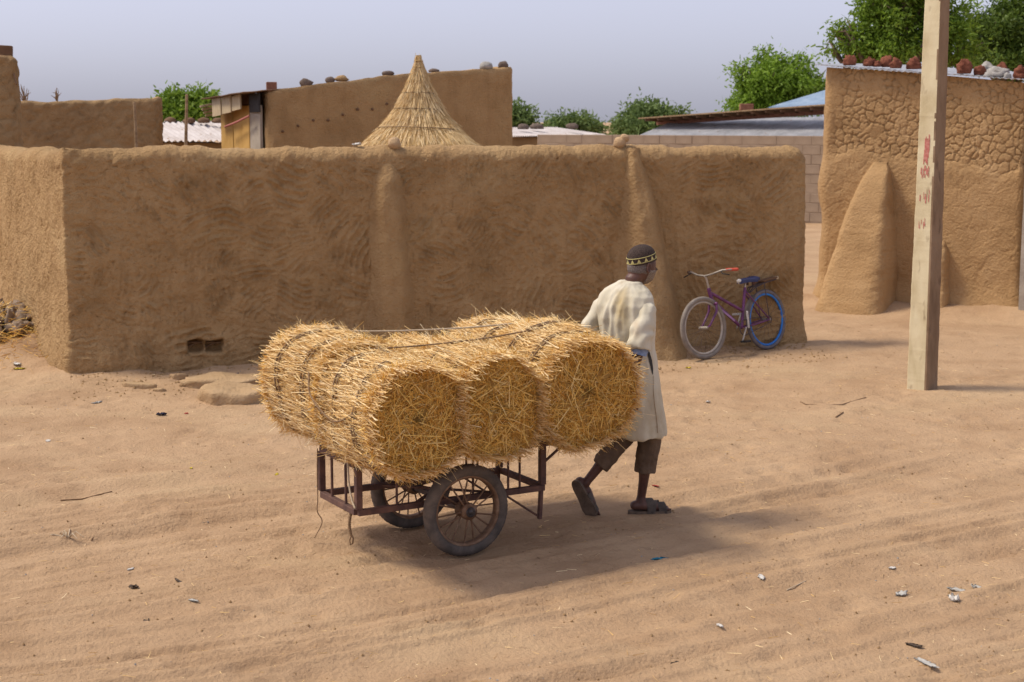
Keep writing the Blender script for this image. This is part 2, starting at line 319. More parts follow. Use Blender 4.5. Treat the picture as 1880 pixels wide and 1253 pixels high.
def gz(x, y):
    x = np.asarray(x, float); y = np.asarray(y, float)
    wx = x + .25 * vn(x * .5, y * .5, 5); wy = y + .3 * vn(x * .35, y * .35, 6)
    bend = RUT + .02 * (y - 9)
    al = wx * np.cos(bend) + wy * np.sin(bend); ac = -wx * np.sin(bend) + wy * np.cos(bend)
    road = 1 - sst(9.5, 12.5, y - .1 * x); near = 1 - sst(17, 26, y)
    z = .03 * fbm(x * .35, y * .35, 1, 3) * near
    r1 = vn(al * .10, ac * 2.6, 11); r2 = vn(al * .22, ac * 6.5, 12); r3 = .6 - 1.7 * np.abs(vn(al * .14, ac * 9, 13))
    z = z + road * (.026 * r1 + .027 * r2 + .030 * r3 * (.55 + .45 * vn(x * .8, y * .8, 19)) + .022 * vn(al * .25, ac * 27, 18) * (.5 + .5 * r1)) + (1 - road) * .006 * r2
    z = z + near * (.0045 * vn(al * 1.6, ac * 9, 14) + .009 * fbm(x * 3, y * 3, 15, 3) + .010 * fbm(x * 9, y * 9, 16, 4))
    f1, f2, cid, cx, cy = cells(al * .75, ac, .24, 3)
    m = (cid > .70) & (y < 15)
    z = z - np.where(m, 1, 0) * .014 * np.exp(-(f1 / .062) ** 2) * (.4 + cid) + np.where(m, 1, 0) * .006 * np.exp(-((f1 - .1) / .035) ** 2)
    dw = np.minimum(segd(x, y, WALL_A, WALL_B), segd(x, y, WALL_A, WALL_L))
    z = z + (.05 + .05 * fbm(x * 1.3, y * 1.3, 21, 3)) * np.exp(-(dw / .35) ** 2) + .025 * fbm(x * 5, y * 5, 22, 3) * np.exp(-(dw / .8) ** 2)
    dh = segd(x, y, HOUSE_A, HOUSE_B)
    z = z + (.13 + .07 * fbm(x * 1.6, y * 1.6, 23, 3)) * np.exp(-(dh / .55) ** 2)
    dl = np.hypot((x + 5.75) / 1.1, (y - 16.6) / 1.4); z = z + (.33 + .12 * fbm(x * 2.5, y * 2.5, 24, 3)) * np.exp(-dl ** 2 * 1.3)
    w = 0
    for a in ANCHORS: w = np.maximum(w, np.exp(-(((x - a[0]) ** 2 + (y - a[1]) ** 2) / .16 ** 2)))
    return z * (1 - w) - .012 * w
def spaced(lo, hi, d0, d1):
    r = [lo]
    while r[-1] < hi: r.append(r[-1] + d0 + (d1 - d0) * (r[-1] - lo) / (hi - lo))
    return r
far = [.15, .4, .8, 1.5, 3, 6, 12, 25, 50, 120, 300, 800, 2500]
xs = np.array([-6.6 - f for f in far[::-1]] + list(np.arange(-6.6, 8.0, .023)) + [8.0 + f for f in far])
ys = np.array([6.0 - f for f in far[::-1]] + spaced(6.0, 22.0, .015, .05) + [22.2 + f for f in far])
X, Y = np.meshgrid(xs, ys, indexing='ij')
make('ground', np.stack([X, Y, gz(X, Y)], -1).reshape(-1, 3), gridfaces(len(xs), len(ys)), M['sand'])['kind'] = 'structure'
def gh(x, y): return float(gz(x, y))
def on(u, v, dz=0.0):
    p = gp(u, v); p[2] = gh(p[0], p[1]) + dz; return p

# ------------------------------------------------------------------ mud walls
def trowel(s, z, seed, size=.42):
    f1, f2, cid, cx, cy = cells(s + .12 * vn(s * 2, z * 2, seed + 4), z + .12 * vn(s * 2, z * 2, seed + 5), size, seed)
    ang = cid * 43.7; R = .35 + .5 * ((cid * 17.3) % 1)
    d = np.hypot(s - cx - R * np.cos(ang), z - cy - R * np.sin(ang)) + .03 * vn(s * 5, z * 5, seed + 8) + .012 * vn(s * 13, z * 13, seed + 7)
    w = 1 - 1.9 * np.abs(np.sin(d * np.pi / (.05 + .03 * ((cid * 7.7) % 1)))) ** .8
    fade = sst(.0, .10, f2 - f1) * (.45 + .55 * sst(-.6, .2, vn(s * 2.3, z * 2.3, seed + 9)))
    return (w + .5 * vn(s * 30, z * 30, seed + 12)) * fade * (.5 + .5 * sst(-.3, .4, vn(s * 9, z * 9, seed + 13)))
def sweep_wall(name, path, height, thick, mt, ds=.015, dz=.015, disp=None, topr=.12, end_round=.2, back_n=6, parent=None, lean=0.0, pinch=None):
    P = np.asarray(path, float); L = np.concatenate([[0], np.cumsum(np.linalg.norm(np.diff(P, axis=0), axis=1))]); n = int(L[-1] / ds) + 1
    s = np.linspace(0, L[-1], n); cx = np.interp(s, L, P[:, 0]); cy = np.interp(s, L, P[:, 1])
    k = max(3, int(.085 / ds)); ker = np.ones(k) / k
    cx[k:-k] = np.convolve(cx, ker, 'same')[k:-k]; cy[k:-k] = np.convolve(cy, ker, 'same')[k:-k]
    T = np.stack([np.gradient(cx), np.gradient(cy)], -1); T /= np.linalg.norm(T, axis=1, keepdims=True)
    Nf = np.stack([T[:, 1], -T[:, 0]], -1)                                  # front side (towards the street)
    h = height(s); e = np.clip(np.minimum(s, L[-1] - s) / end_round, 0, 1); er = np.sqrt(np.clip(1 - (1 - e) ** 2, 0, 1))
    hn = h - (1 - er) * .22
    nz = int(2.2 / dz) + 1
    fz = np.linspace(0, 1, nz)
    fr = [(1.0, q) for q in fz * .94]                                       # (offset factor, height factor)
    arc = [(math.cos(a), .94 + .06 * math.sin(a)) for a in np.linspace(.12, math.pi - .12, 14)]
    bk = [(-1.0, q) for q in np.linspace(.93, 0, back_n)]
    prof = np.array(fr + arc + bk)
    half = thick / 2 * er
    off = -thick / 2 + half[:, None] * prof[None, :, 0] + lean * thick / 2 * (1 - prof[None, :, 1]) * np.clip(prof[None, :, 0], 0, 1)
    if pinch is not None: off = off * (.18 + .82 * sst(.02, .5, np.abs(s - pinch)))[:, None]      # keep the inner side from folding at the corner
    Z = hn[:, None] * prof[None, :, 1]
    G = np.stack([cx[:, None] + Nf[:, :1] * off, cy[:, None] + Nf[:, 1:] * off, Z - .06 * (prof[None, :, 1] == 0)], -1)
    nr = gridnormals(G)
    S = np.broadcast_to(s[:, None], Z.shape)
    side = np.sign(np.einsum('ijk,ijk->ij', nr[..., :2], np.broadcast_to(Nf[:, None], nr[..., :2].shape)) * np.sign(prof[None, :, 0] + 1e-9)).mean()
    nr = nr * (1 if side > 0 else -1)
    if disp is not None: G = G + nr * disp(S, Z, prof[None, :, 0] + 0 * Z, G)[..., None]
    mb = MB(); mb.grid(G)
    o = mb.build(name, mt, parent)
    return o, dict(s=s, c=np.stack([cx, cy], -1), N=Nf, L=L)

WDIR = unit(np.append(WALL_B - WALL_A, 0))[:2]; WN = np.array([WDIR[1], -WDIR[0]]); TH_W = .36
ctr = [WALL_L, WALL_A, WALL_B]
S_CORNER = np.linalg.norm(ctr[1] - ctr[0])
S_END = S_CORNER + np.linalg.norm(ctr[2] - ctr[1])
def wall_h(s): return 2.255 + .016 * vn(s * .9, 0 * s, 40) + .012 * vn(s * 3, 0 * s, 41) + .02 * sst(S_CORNER + .1, S_CORNER - .3, s) * 0 + .035 * sst(S_CORNER - .1, S_CORNER - 1.0, s) * -1
def px_on_wall(u, v):                                                      # photograph pixel -> (s, z) on the street face
    r = ray(u, v); o = np.array([0, 0, EYE]); n = np.append(WN, 0); t = np.dot(np.append(WALL_A, 0) - o, n) / np.dot(r, n); p = o + t * r
    return S_CORNER + np.dot(p[:2] - WALL_A, WDIR), p[2]
VENTS = [px_on_wall(360, 635), px_on_wall(393, 635)]
def wall_disp(s, z, side, G):
    street = (side > .2); leftface = s < S_CORNER - .05
    d = .016 * fbm(s * 1.1, z * 1.1, 50, 3) + .012 * fbm(s * 4, z * 4, 51, 3)
    d = d + np.where(leftface, .016 * fbm(s * 9, z * 5, 52, 4) + .008 * fbm(s * 22, z * 12, 53, 2), .019 * trowel(s, z, 60) * sst(2.17, 2.05, z) * sst(.05, .35, S_END - s) * sst(.03, .15, np.abs(s - S_CORNER)) + .015 * fbm(s * 14, z * 16, 54, 4))
    p1, p2, pid, _, _ = cells(s, z, .06, 21); d = d - .016 * np.exp(-(p1 / .011) ** 2) * (pid > .72) * (z < 2.2)
    q1, q2, qid, _, _ = cells(s + .05 * vn(s * 8, z * 8, 61), z + .05 * vn(s * 8, z * 8, 62), .30, 22); d = d - .012 * np.exp(-((q2 - q1) / .010) ** 2) * sst(.1, .5, vn(s * 2.1, z * 2.1, 63)) * (z < 2.2)
    d = d + .02 * np.exp(-((z - 2.24) / .07) ** 2) * fbm(s * 6, 0 * s, 55, 3)
    d = d + (.05 * sst(.5, .0, z) + .03 * sst(.22, .0, z) * fbm(s * 4, z * 6, 56, 3)) * street
    for vs_, vz in VENTS:
        m = sst(.090, .072, np.abs(s - vs_ + .012 * vn(z * 14, s * 5, 57))) * sst(.068, .050, np.abs(z - vz + .01 * vn(s * 14, z * 5, 58))) * street
        d = d - .17 * m
        rim = np.exp(-((np.maximum(np.abs(s - vs_) / .1, np.abs(z - vz) / .078) - 1.15) / .2) ** 2) * street * (1 - m)
        d = d + .012 * rim
    return d
wall, WI = sweep_wall('mud_wall', ctr, wall_h, TH_W, M['mud'], .0145, .0125, wall_disp, end_round=.22, lean=.22, pinch=S_CORNER)
tag(wall, 'long low mud plastered wall with rounded top and two buttresses behind the straw cart', 'wall')
def on_wall(u, v, out=0.0):
    s, z = px_on_wall(u, v); p = WALL_A + WDIR * (s - S_CORNER) + WN * out; return np.array([p[0], p[1], z])
def buttress(name, u0, stations, mt, parent, Nn, D, base, seed, ex=.85):
    # stations: (z, half width, stand-off, sideways shift); a half-round pier leaning on a face
    st = np.array(stations, float); z = np.linspace(st[0, 0], st[-1, 0], 110)
    hw = np.interp(z, st[:, 0], st[:, 1]); pr = np.interp(z, st[:, 0], st[:, 2]); sh = np.interp(z, st[:, 0], st[:, 3])
    k = np.ones(7) / 7
    for q in (hw, pr, sh): q[3:-3] = np.convolve(q, k, 'same')[3:-3]
    a = np.linspace(-.12, math.pi + .12, 46)
    c, s_ = -np.cos(a), np.sin(a)
    if ex < .8: s_ = np.sign(s_) * np.abs(s_) ** ex; c = np.sign(c) * np.abs(c) ** ex
    else: c = np.linspace(-1.55, 1.55, 46); s_ = np.exp(-(np.abs(c) / 1.0) ** 3.4) + .02
    G = np.zeros((len(z), len(a), 3))
    al = sh[:, None] + hw[:, None] * c[None]; ou = pr[:, None] * s_[None] - .04
    G[..., 0] = base[0] + D[0] * al + Nn[0] * ou; G[..., 1] = base[1] + D[1] * al + Nn[1] * ou; G[..., 2] = z[:, None]
    nr = gridnormals(G); sgn = np.sign((nr[..., :2] @ Nn).mean()); 
    G = G + nr * sgn * (.026 * fbm(al * 3 + seed, G[..., 2] * 2.4, seed, 3) + .012 * fbm(al * 11, G[..., 2] * 9, seed + 2, 3) + .004 * trowel(al * 1.0 + seed, G[..., 2], seed + 1, .3))[..., None]
    mb = MB(); mb.grid(G); mb.add(np.vstack([G[-1], G[-1].mean(0)[None]]), [[46, i + 1, i] for i in range(45)])
    return mb.build(name, mt, parent)
b1 = on_wall(716, 660)
buttress('buttress', 0, [(-.05, .27, .30, 0), (.3, .235, .25, 0), (1.0, .195, .205, .01), (1.7, .165, .16, -.01), (1.93, .15, .13, 0), (2.02, .12, .09, .005), (2.10, .06, .04, .01)], M['mud'], wall, WN, WDIR, b1, 3)['label'] = 'slim half round mud pier rising almost to the wall top'
b2 = on_wall(1168, 640)
buttress('buttress', 0, [(-.05, .40, .68, .12), (.25, .34, .58, .10), (.8, .28, .44, .07), (1.3, .225, .31, .04), (1.75, .165, .19, -.0), (2.02, .10, .12, -.04), (2.16, .07, .09, -.05), (2.23, .05, .06, -.05)], M['mud'], wall, WN, WDIR, b2, 9)['label'] = 'thick sloping mud buttress with wide foot beside the bicycle'
for u, v, r in ((727, 268, .075), (1144, 268, .072)):
    p = on_wall(u, v, -.10); p[2] = 2.285
    mb = MB(); mb.lump(p, (r, r, r * .95), int(u), .2, 1.4, 12, 16)
    if u > 1000: mb.lump(p + V3(.05, 0, .05), (.05, .05, .045), 5, .25, 1.4, 10, 14)
    mb.build('mud_knob', M['mud_pale'], wall)
bis = unit(unit(WALL_L - WALL_A) + WDIR); cc_ = WALL_A + bis * .24
MB().lump((*cc_, 2.10), (.20, .20, .12), 77, .12, 1.5, 16, 22).build('corner_fill', M['mud'], wall)
for (vs_, vz) in VENTS:
    for k in range(2):
        p = WALL_A + WDIR * (vs_ - S_CORNER); a = np.array([*(p - WDIR * .1 - WN * .10), vz - .03 + .05 * k]); b = np.array([*(p + WDIR * .1 - WN * .085), vz + (-.01 if k else .03) + .02 * k])
        mb = MB(); mb.tube([a, (a + b) / 2 + V3(0, 0, .008), b], [.012, .011, .009], 7); mb.build('vent_stick', M['twig'], wall)

# tall mud house on the right
HD = unit(np.append(HOUSE_B - HOUSE_A, 0))[:2]; HN = np.array([HD[1], -HD[0]]); HB = HOUSE_B + HD * .05
house = empty('mud_house', (*HOUSE_A, 0)); tag(house, 'tall mud house with cracked upper plaster and stones on its tin roof', 'house')
corner = [HOUSE_A - HN * 3.0 + HD * .25, HOUSE_A - HN * .3 + HD * .02, HOUSE_A + HD * .16, HB - HD * .05, HB - HN * .25, HB - HN * 3.0]
P = np.array(corner); Lh = np.concatenate([[0], np.cumsum(np.linalg.norm(np.diff(P, axis=0), axis=1))])
sh = np.concatenate([np.arange(0, 2.2, .08), np.arange(2.2, Lh[4] + .1, .0125), np.arange(Lh[4] + .15, Lh[-1], .1)])
hx = np.interp(sh, Lh, P[:, 0]); hy = np.interp(sh, Lh, P[:, 1]); ker = np.ones(15) / 15
hx[8:-8] = np.convolve(hx, ker, 'same')[8:-8]; hy[8:-8] = np.convolve(hy, ker, 'same')[8:-8]
Tn = np.stack([np.gradient(hx), np.gradient(hy)], -1); Tn /= np.linalg.norm(Tn, axis=1, keepdims=True); Nn = np.stack([Tn[:, 1], -Tn[:, 0]], -1)
along = (hx - HOUSE_A[0]) * HD[0] + (hy - HOUSE_A[1]) * HD[1]
HTOP = lambda a: 3.25 - .075 * np.clip(a, 0, 3.2) - .03 * np.clip(a - 1.3, 0, 2)
fz = np.linspace(0, 1, 250); Zh = HTOP(along)[:, None] * fz[None]; Sh = np.broadcast_to(sh[:, None], Zh.shape); Al = np.broadcast_to(along[:, None], Zh.shape)
edge = 2.02 + .12 * fbm(Al * 1.6, 0 * Al, 71, 3) - .16 * sst(1.3, 2.6, Al) + .10 * np.exp(-((Al - .55) / .3) ** 2)
crk = sst(-.10, .10, Zh - edge + .07 * fbm(Al * 7, Zh * 7, 69, 3)) * sst(.18, .45, Al + .12 * vn(Zh * 3, Al * 3, 76))
wob = .03 * vn(Al * 7, Zh * 7, 72); wob2 = .03 * vn(Al * 7, Zh * 7, 73)
f1, f2, cid, _, _ = cells(Al + wob + .012 * vn(Al * 25, Zh * 25, 65), Zh + wob2 + .012 * vn(Al * 25, Zh * 25, 66), .105, 5); g1, g2, gid, _, _ = cells(Al + wob2 * .6, Zh + wob * .6, .062, 6)
k1, k2, kid, _, _ = cells(Al + wob * 1.5, Zh + wob2 * 1.5, .27, 7)
dsp = .02 * fbm(Al * 1.3, Zh * 1.3, 74, 3) + .007 * fbm(Sh * 6, Zh * 6, 75, 3) + .003 * fbm(Sh * 20, Zh * 20, 77, 2)
dsp = dsp + crk * (-.02 - .024 * np.exp(-((f2 - f1) / .009) ** 2) * sst(-.7, .1, vn(Al * 6, Zh * 6, 67) + .2) - .007 * np.exp(-((g2 - g1) / .008) ** 2) * (gid > .6) + .004 * (cid - .5) + .003 * fbm(Al * 16, Zh * 16, 68, 3))
dsp = dsp + (1 - crk) * (.008 - .007 * np.exp(-((k2 - k1) / .012) ** 2) * (kid > .35) + .0025 * trowel(Sh, Zh, 78))
dsp = dsp + .10 * sst(.45, -.05, Zh) + .05 * np.exp(-((Zh - 1.65) / .3) ** 2) * sst(.5, .0, Al) - .03 * np.exp(-((Zh - 1.1) / .25) ** 2) * sst(.4, 0, Al)
lean = -.035 * Zh / 3.2
Gh = np.stack([hx[:, None] + Nn[:, :1] * (dsp + lean), hy[:, None] + Nn[:, 1:] * (dsp + lean), Zh - .05 * (fz[None] == 0)], -1)
MB().grid(Gh).build('wall', M['mud_house'], house, True, True)
hb = HOUSE_A + HD * .62
def on_house(u, v, out=0.0):
    r = ray(u, v); o = np.array([0, 0, EYE]); n = np.append(HN, 0); t = np.dot(np.append(HOUSE_A, 0) - o, n) / np.dot(r, n); p = o + t * r
    p[:2] += HN * out; return p
def pier(u, stations, seed):
    o = buttress('buttress', 0, stations, M['mud_house'], None, HN, HD, on_house(u, 500)[:2], seed, .33)
    Mi = np.array(worldmat(house).inverted()); me = o.data; n = len(me.vertices); co = np.zeros(n * 3, np.float32); me.vertices.foreach_get('co', co)
    me.vertices.foreach_set('co', (co.reshape(-1, 3) @ Mi[:3, :3].T + Mi[:3, 3]).astype(np.float32).ravel()); o.parent = house; return o
pier(1601, [(-.05, .50, .88, -.10), (.15, .47, .82, -.10), (.5, .42, .68, -.08), (1.0, .34, .54, -.04), (1.5, .25, .38, .02), (1.85, .17, .20, .05), (1.98, .10, .08, .07)], 15)
pier(1722, [(-.05, .20, .34, 0), (.3, .17, .30, 0), (.8, .14, .24, 0), (.93, .10, .14, 0), (.97, .03, .03, 0)], 16)
def corrugated(A, B, C, amp=.018, wave=.08, n=None, thick=.004, seed=0, wobble=.01):
    # sheet from edge A-B running towards C-(A); corrugations run along A->C
    A, B, C = map(lambda q: np.asarray(q, float), (A, B, C)); L = np.linalg.norm(B - A); n = n or int(L / wave * 8); m = 10
    a = np.linspace(0, 1, n)[:, None]; b = np.linspace(0, 1, m)[None]
    up = unit(np.cross(B - A, C - A)); up = up * (1 if up[2] > 0 else -1)
    P = A + (B - A) * a[..., None] + (C - A) * b[..., None] + up * (amp * np.sin(a * L / wave * 2 * np.pi) + wobble * vn(a * L * 1.5, b * 3, seed))[..., None]
    P2 = P - up * thick
    mb = MB(); mb.grid(P); mb.grid(P2[::-1])
    k = n * m; f = [[i * m, (i + 1) * m, k + (n - 2 - i) * m, k + (n - 1 - i) * m] for i in range(n - 1)]
    mb.F.append(np.array(f)); return mb
ra = np.array([*(HOUSE_A + HN * .06 + HD * .02), 3.27]); rm = np.array([*(HOUSE_A + HN * .06 + HD * 1.45), 3.15]); rb = np.array([*(HB + HN * .07 + HD * .25), 3.0])
bk = np.array([*(-HN * 3.1), .12])
corrugated(ra, rm, ra + bk, .006, .076, seed=1).build('roof_sheet', M['tin'], house, True, True)
corrugated(rm + V3(0, 0, .012) - np.append(HD, 0) * .1, rb, rm + bk + V3(0, 0, .012), .006, .076, seed=2).build('roof_sheet', M['tin'], house, True, True)
def roof_z(p2):
    a = np.dot(p2 - HOUSE_A, HD); d = -np.dot(p2 - HOUSE_A, HN)
    za = np.interp(a, [0, 1.45, 2.9], [3.27, 3.155, 3.0]); return za + .12 * max(d, 0) / 3.1 + .018
def stone(u, rad, mt, seed, back=.22, name='roof_stone', label=None, group=None):
    p = on_house(u, 120, -back); x, y = p[:2]; q = np.array([x, y]); z = roof_z(q)
    mb = MB(); R = np.array(Matrix.Rotation(seed * 1.7, 3, 'Z')); r = np.asarray(rad, float) * .84
    mb.lump((0, 0, r[2] * .55), r, seed, .55, 2.4, 16, 20, .55, R)
    o = mb.build(name, mt, None); o.location = (x, y, z + .002); tag(o, label, 'stone', group)
    return o
RS = 'rough rust red stone weighing down the tin roof of the cracked mud house'
for i, (u, r) in enumerate([(1551, (.10, .09, .10)), (1583, (.10, .08, .09)), (1608, (.105, .08, .11)), (1636, (.105, .09, .10)), (1664, (.12, .1, .11)), (1690, (.08, .07, .08)),
                            (1762, (.12, .1, .13)), (1788, (.115, .09, .09)), (1816, (.11, .1, .12)), (1868, (.11, .1, .115)), (1597, (.07, .07, .06)), (1657, (.08, .07, .06))]):
    stone(u, r, M['red_stone'], i + 3, .2 + .12 * (i % 3) + (.25 if u in (1816,) else 0), label=RS, group='red stones on the tin roof')
stone(1826, (.17, .11, .10), M['grey_stone'], 33, .13, label='large grey rounded stone among red stones on tin roof', name='roof_stone')
stone(1793, (.15, .12, .13), M['grey_stone'], 38, .55, label='pale flat topped stone behind red stones on tin roof', name='roof_stone')
stone(1848, (.06, .05, .055), M['grey_stone'], 41, .08, label='small pale pebble sized stone at the tin roof edge', name='roof_stone')
pw = empty('plastered_wall', (7.2, 19.6, 0)); tag(pw, 'weathered grey plastered wall joining the cracked mud house', 'wall')
q0 = HB + HN * .22 + HD * .0; mbp = MB(); n_, m_ = 40, 60
a = np.linspace(0, 1, n_)[:, None]; b = np.linspace(0, 1, m_)[None]
Pq = np.stack([q0[0] + 2.2 * a * HD[0] + 0 * b, q0[1] + 2.2 * a * HD[1] + 0 * b, 2.05 * b + 0 * a], -1); Pq[..., :2] += HN * (.015 * fbm(a * 6, b * 8, 81, 3))[..., None]
mbp.grid(Pq); Pb = Pq.copy(); Pb[..., :2] -= HN * .2; mbp.grid(Pb[::-1]); mbp.grid(np.stack([Pq[:, -1], Pb[:, -1]], 1)); mbp.grid(np.stack([Pb[0], Pq[0]], 0))
mbp.build('wall_face', M['grey_plaster'], pw, True, True)

# utility pole: square concrete, tapering, turned corner-on
pole = empty('utility_pole', (*POLE, gh(*POLE)), math.radians(47)); tag(pole, 'square concrete utility pole with faded red paint marks standing in the sand', 'pole')
def pole_ring(z, h, ch):
    pts = []
    for sx, sy in ((1, 1), (-1, 1), (-1, -1), (1, -1)):
        e = [(h, h - ch), (h - ch, h)] if sx * sy > 0 else [(h - ch, h), (h, h - ch)]
        for (x, y) in e: pts.append((sx * x, sy * y))
    seg = []
    for i in range(8):
        p0, p1 = np.array(pts[i]), np.array(pts[(i + 1) % 8]); k = 10 if i % 2 else 2
        for t in range(k): seg.append(p0 + (p1 - p0) * t / k)
    return np.array([[x, y, z] for x, y in seg])
zz = np.linspace(-.35, 7.2, 300)
rings = np.array([pole_ring(z, .108 - .0062 * z, .010) for z in zz])
rings[..., :2] *= 1 + (.016 * vn(rings[..., 2] * 9, rings[..., 0] * 30 + rings[..., 1] * 17, 90) + .012 * vn(rings[..., 2] * 30, rings[..., 0] * 40, 91))[..., None]
pm = mat('pole_concrete', [(.25, (.44, .36, .20)), (.5, (.62, .54, .35)), (.75, (.72, .66, .46))], 3.5, .9, .5, 60, .006, speck=((.24, .17, .1), .62, .14), speck_scale=9, stretch=(1, 1, .45))
pm2 = mat('pole_shaded_stain', [(.25, (.15, .095, .055)), (.5, (.25, .17, .105)), (.75, (.33, .235, .155))], 4, .9, .5, 60, .006, speck=((.09, .055, .035), .60, .14), speck_scale=8, stretch=(1, 1, .4))  # weathered brown plus shade painted into the face turned from the sun
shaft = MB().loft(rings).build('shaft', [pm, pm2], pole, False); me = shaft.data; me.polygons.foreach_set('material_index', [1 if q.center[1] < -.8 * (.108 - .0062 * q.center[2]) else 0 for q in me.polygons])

# red paint: thin brushed patches on the sunny face
redm = mat('red_paint', [(.35, (.42, .11, .09)), (.7, (.58, .28, .23))], 40, .8, .3, 120, .002)
def paint(zc, h, w, dens, seed, face):
    r = np.random.default_rng(seed); mb = MB(); half = .108 - .0062 * zc + .0035
    for i in range(dens):
        y = r.uniform(-w, w); z0 = zc + r.uniform(-h, h) * .5; l = r.uniform(.2, .8) * h; d = r.uniform(.002, .006); e = r.uniform(-.003, .003)
        q = [(-half, y - d, z0), (-half, y + d, z0), (-half, y + d + e, z0 + l), (-half, y - d + e, z0 + l)]
        if face: q = [(b_ * -1, a_, c_) for a_, b_, c_ in [(-half, -y_, z_) for _, y_, z_ in q]]
        k = 1 - .0006 * i / max(1, dens)
        mb.add(np.array(q) * [k, k, 1], [[0, 1, 2, 3]])
    mb.build('paint_mark', redm, pole, False)
zf = lambda v: at(1692, v, 14.1)[2]
paint(zf(284), .18, .028, 30, 1, 0); paint(zf(320), .08, .05, 16, 2, 0); paint(zf(365), .10, .05, 7, 3, 0); paint(zf(420), .08, .05, 6, 4, 0)

# ------------------------------------------------------------------ background buildings
def prism(name, plan, topf, mt, parent, res=.05, seed=0, amp=.02, crack=0.0, lip=.03, closed=True, nz=None):
    """mud block: plan is a closed polygon (street face anticlockwise from above), topf(x, y) its height"""
    P = np.array(list(plan) + [plan[0]], float); L = np.concatenate([[0], np.cumsum(np.linalg.norm(np.diff(P, axis=0), axis=1))])
    n = int(L[-1] / res); s = np.linspace(0, L[-1], n, endpoint=False); x = np.interp(s, L, P[:, 0]); y = np.interp(s, L, P[:, 1])
    k = 5; xx = np.array([np.roll(x, i) for i in range(-k, k + 1)]).mean(0); yy = np.array([np.roll(y, i) for i in range(-k, k + 1)]).mean(0); x, y = xx, yy
    t = np.stack([np.roll(x, -1) - np.roll(x, 1), np.roll(y, -1) - np.roll(y, 1)], -1); t /= np.linalg.norm(t, axis=1, keepdims=True) + 1e-9; N = np.stack([t[:, 1], -t[:, 0]], -1)
    nz = nz or int(3.2 / res); f = np.linspace(0, 1, nz); h = topf(x, y) + .018 * vn(s * 2.5, 0 * s, seed + 1) + .01 * vn(s * 8, 0 * s, seed + 2)
    Z = h[:, None] * f[None]; S = np.broadcast_to(s[:, None], Z.shape)
    d = amp * fbm(S * 1.4, Z * 1.4, seed + 3, 4) + amp * .45 * fbm(S * 7, Z * 7, seed + 4, 3) - lip * sst(.985, 1, f)[None]
    if crack:
        f1, f2, ci, _, _ = cells(S + .05 * vn(S * 5, Z * 5, seed + 7), (Z + .05 * vn(S * 5, Z * 5, seed + 8)) * 1.7, .24, seed % 7)
        d = d - crack * np.exp(-((f2 - f1) / .035) ** 2)
    G = np.stack([x[:, None] + N[:, :1] * d, y[:, None] + N[:, 1:] * d, Z - .05 * (f[None] == 0)], -1)
    c = np.array([x.mean(), y.mean()]); rings = [G[:, -1]]
    for q in (.97, .9, .5, .02):
        r = rings[0].copy(); r[:, :2] = c + (r[:, :2] - c) * q; r[:, 2] += .015 * fbm(r[:, 0] * 3, r[:, 1] * 3, seed + 5, 3) - (.02 if q < .95 else 0); r[:, 2] = r[:, 2] if q > .85 else r[:, 2].min() - .3; rings.append(r)
    mb = MB(); mb.grid(G, True, False); mb.grid(np.stack(rings, 1), True, False)
    return mb.build(name, mt, parent, True, parent is not None)
def xy(u, Y): return np.array([(u - 940) / FPX * (Y * CT + 0.3), Y])
def zz_at(v, Y): return EYE + (222 - v) / FPX * Y * 1.0

# mid mud building behind the wall
c0, c1 = xy(497, 25.0), xy(948, 27.4)
dM = unit(np.append(c1 - c0, 0))[:2]; nM = np.array([dM[1], -dM[0]])
c3 = xy(418, 28.2); bld = empty('mud_building', (*c0, 0)); tag(bld, 'brown mud building with rising parapet, plank awning and ochre plaster side', 'building')
topM = lambda x, y: -.45 * sst(.1, .7, (x - c0[0]) * dM[0] + (y - c0[1]) * dM[1]) * sst(.6, 1.6, -((x - c0[0]) * nM[0] + (y - c0[1]) * nM[1])) + np.interp((x - c0[0]) * dM[0] + (y - c0[1]) * dM[1], [-.5, 0, .5, 2.0, 3.2, 4.6], [2.95, 3.0, 3.06, 3.27, 3.36, 3.46])
prism('wall', [c0, c1, c1 - nM * 3.5, c3 + dM * .2], topM, M['mud'], bld, .045, 100, .022)
for i, u in enumerate(range(520, 700, 25)):                         # row of small put-log holes, left as dents with dark stub ends
    p = c0 + dM * (.25 + i * .27); z = 2.35 + .028 * i * .27 * 8
    mb = MB(); mb.lump((*(p + nM * .012), z + .1 * (i % 3) * .3), (.025, .02, .022), i, .3); mb.build('beam_end', M['brown_board'], bld, True, True)
sd = unit(np.append(c3 - c0, 0))[:2]; sn = np.array([-sd[1], sd[0]]);
if sn[0] > 0: sn = -sn
def side_panel(name, t0, t1, z0, z1, out, mt, thick=.05):
    a = c0 + sd * t0 + sn * out; b = c0 + sd * t1 + sn * out
    mb = MB(); mb.bar((*a, (z0 + z1) / 2), (*b, (z0 + z1) / 2), thick, z1 - z0); return mb.build(name, mt, bld, False, True, .008)
Ls = np.linalg.norm(c3 - c0)
side_panel('plaster_panel', .25, .25 + Ls * .22, 1.2, 2.78, .05, M['grey_plaster'])
side_panel('plaster_panel', .27 + Ls * .22, Ls * .66, 1.2, 2.78, .06, M['ochre'])
side_panel('plaster_panel', Ls * .68, Ls * .98, 1.2, 2.72, .06, M['ochre'])
aw0 = c0 + sd * .05; aw1 = c0 + sd * (Ls + .2)
corrugated((*(aw0 - sn * .2), 3.03), (*(aw1 - sn * .2), 2.97), (*(aw0 + sn * .38), 2.98), .01, .1, seed=4).build('awning_sheet', M['brown_board'], bld, True, True)
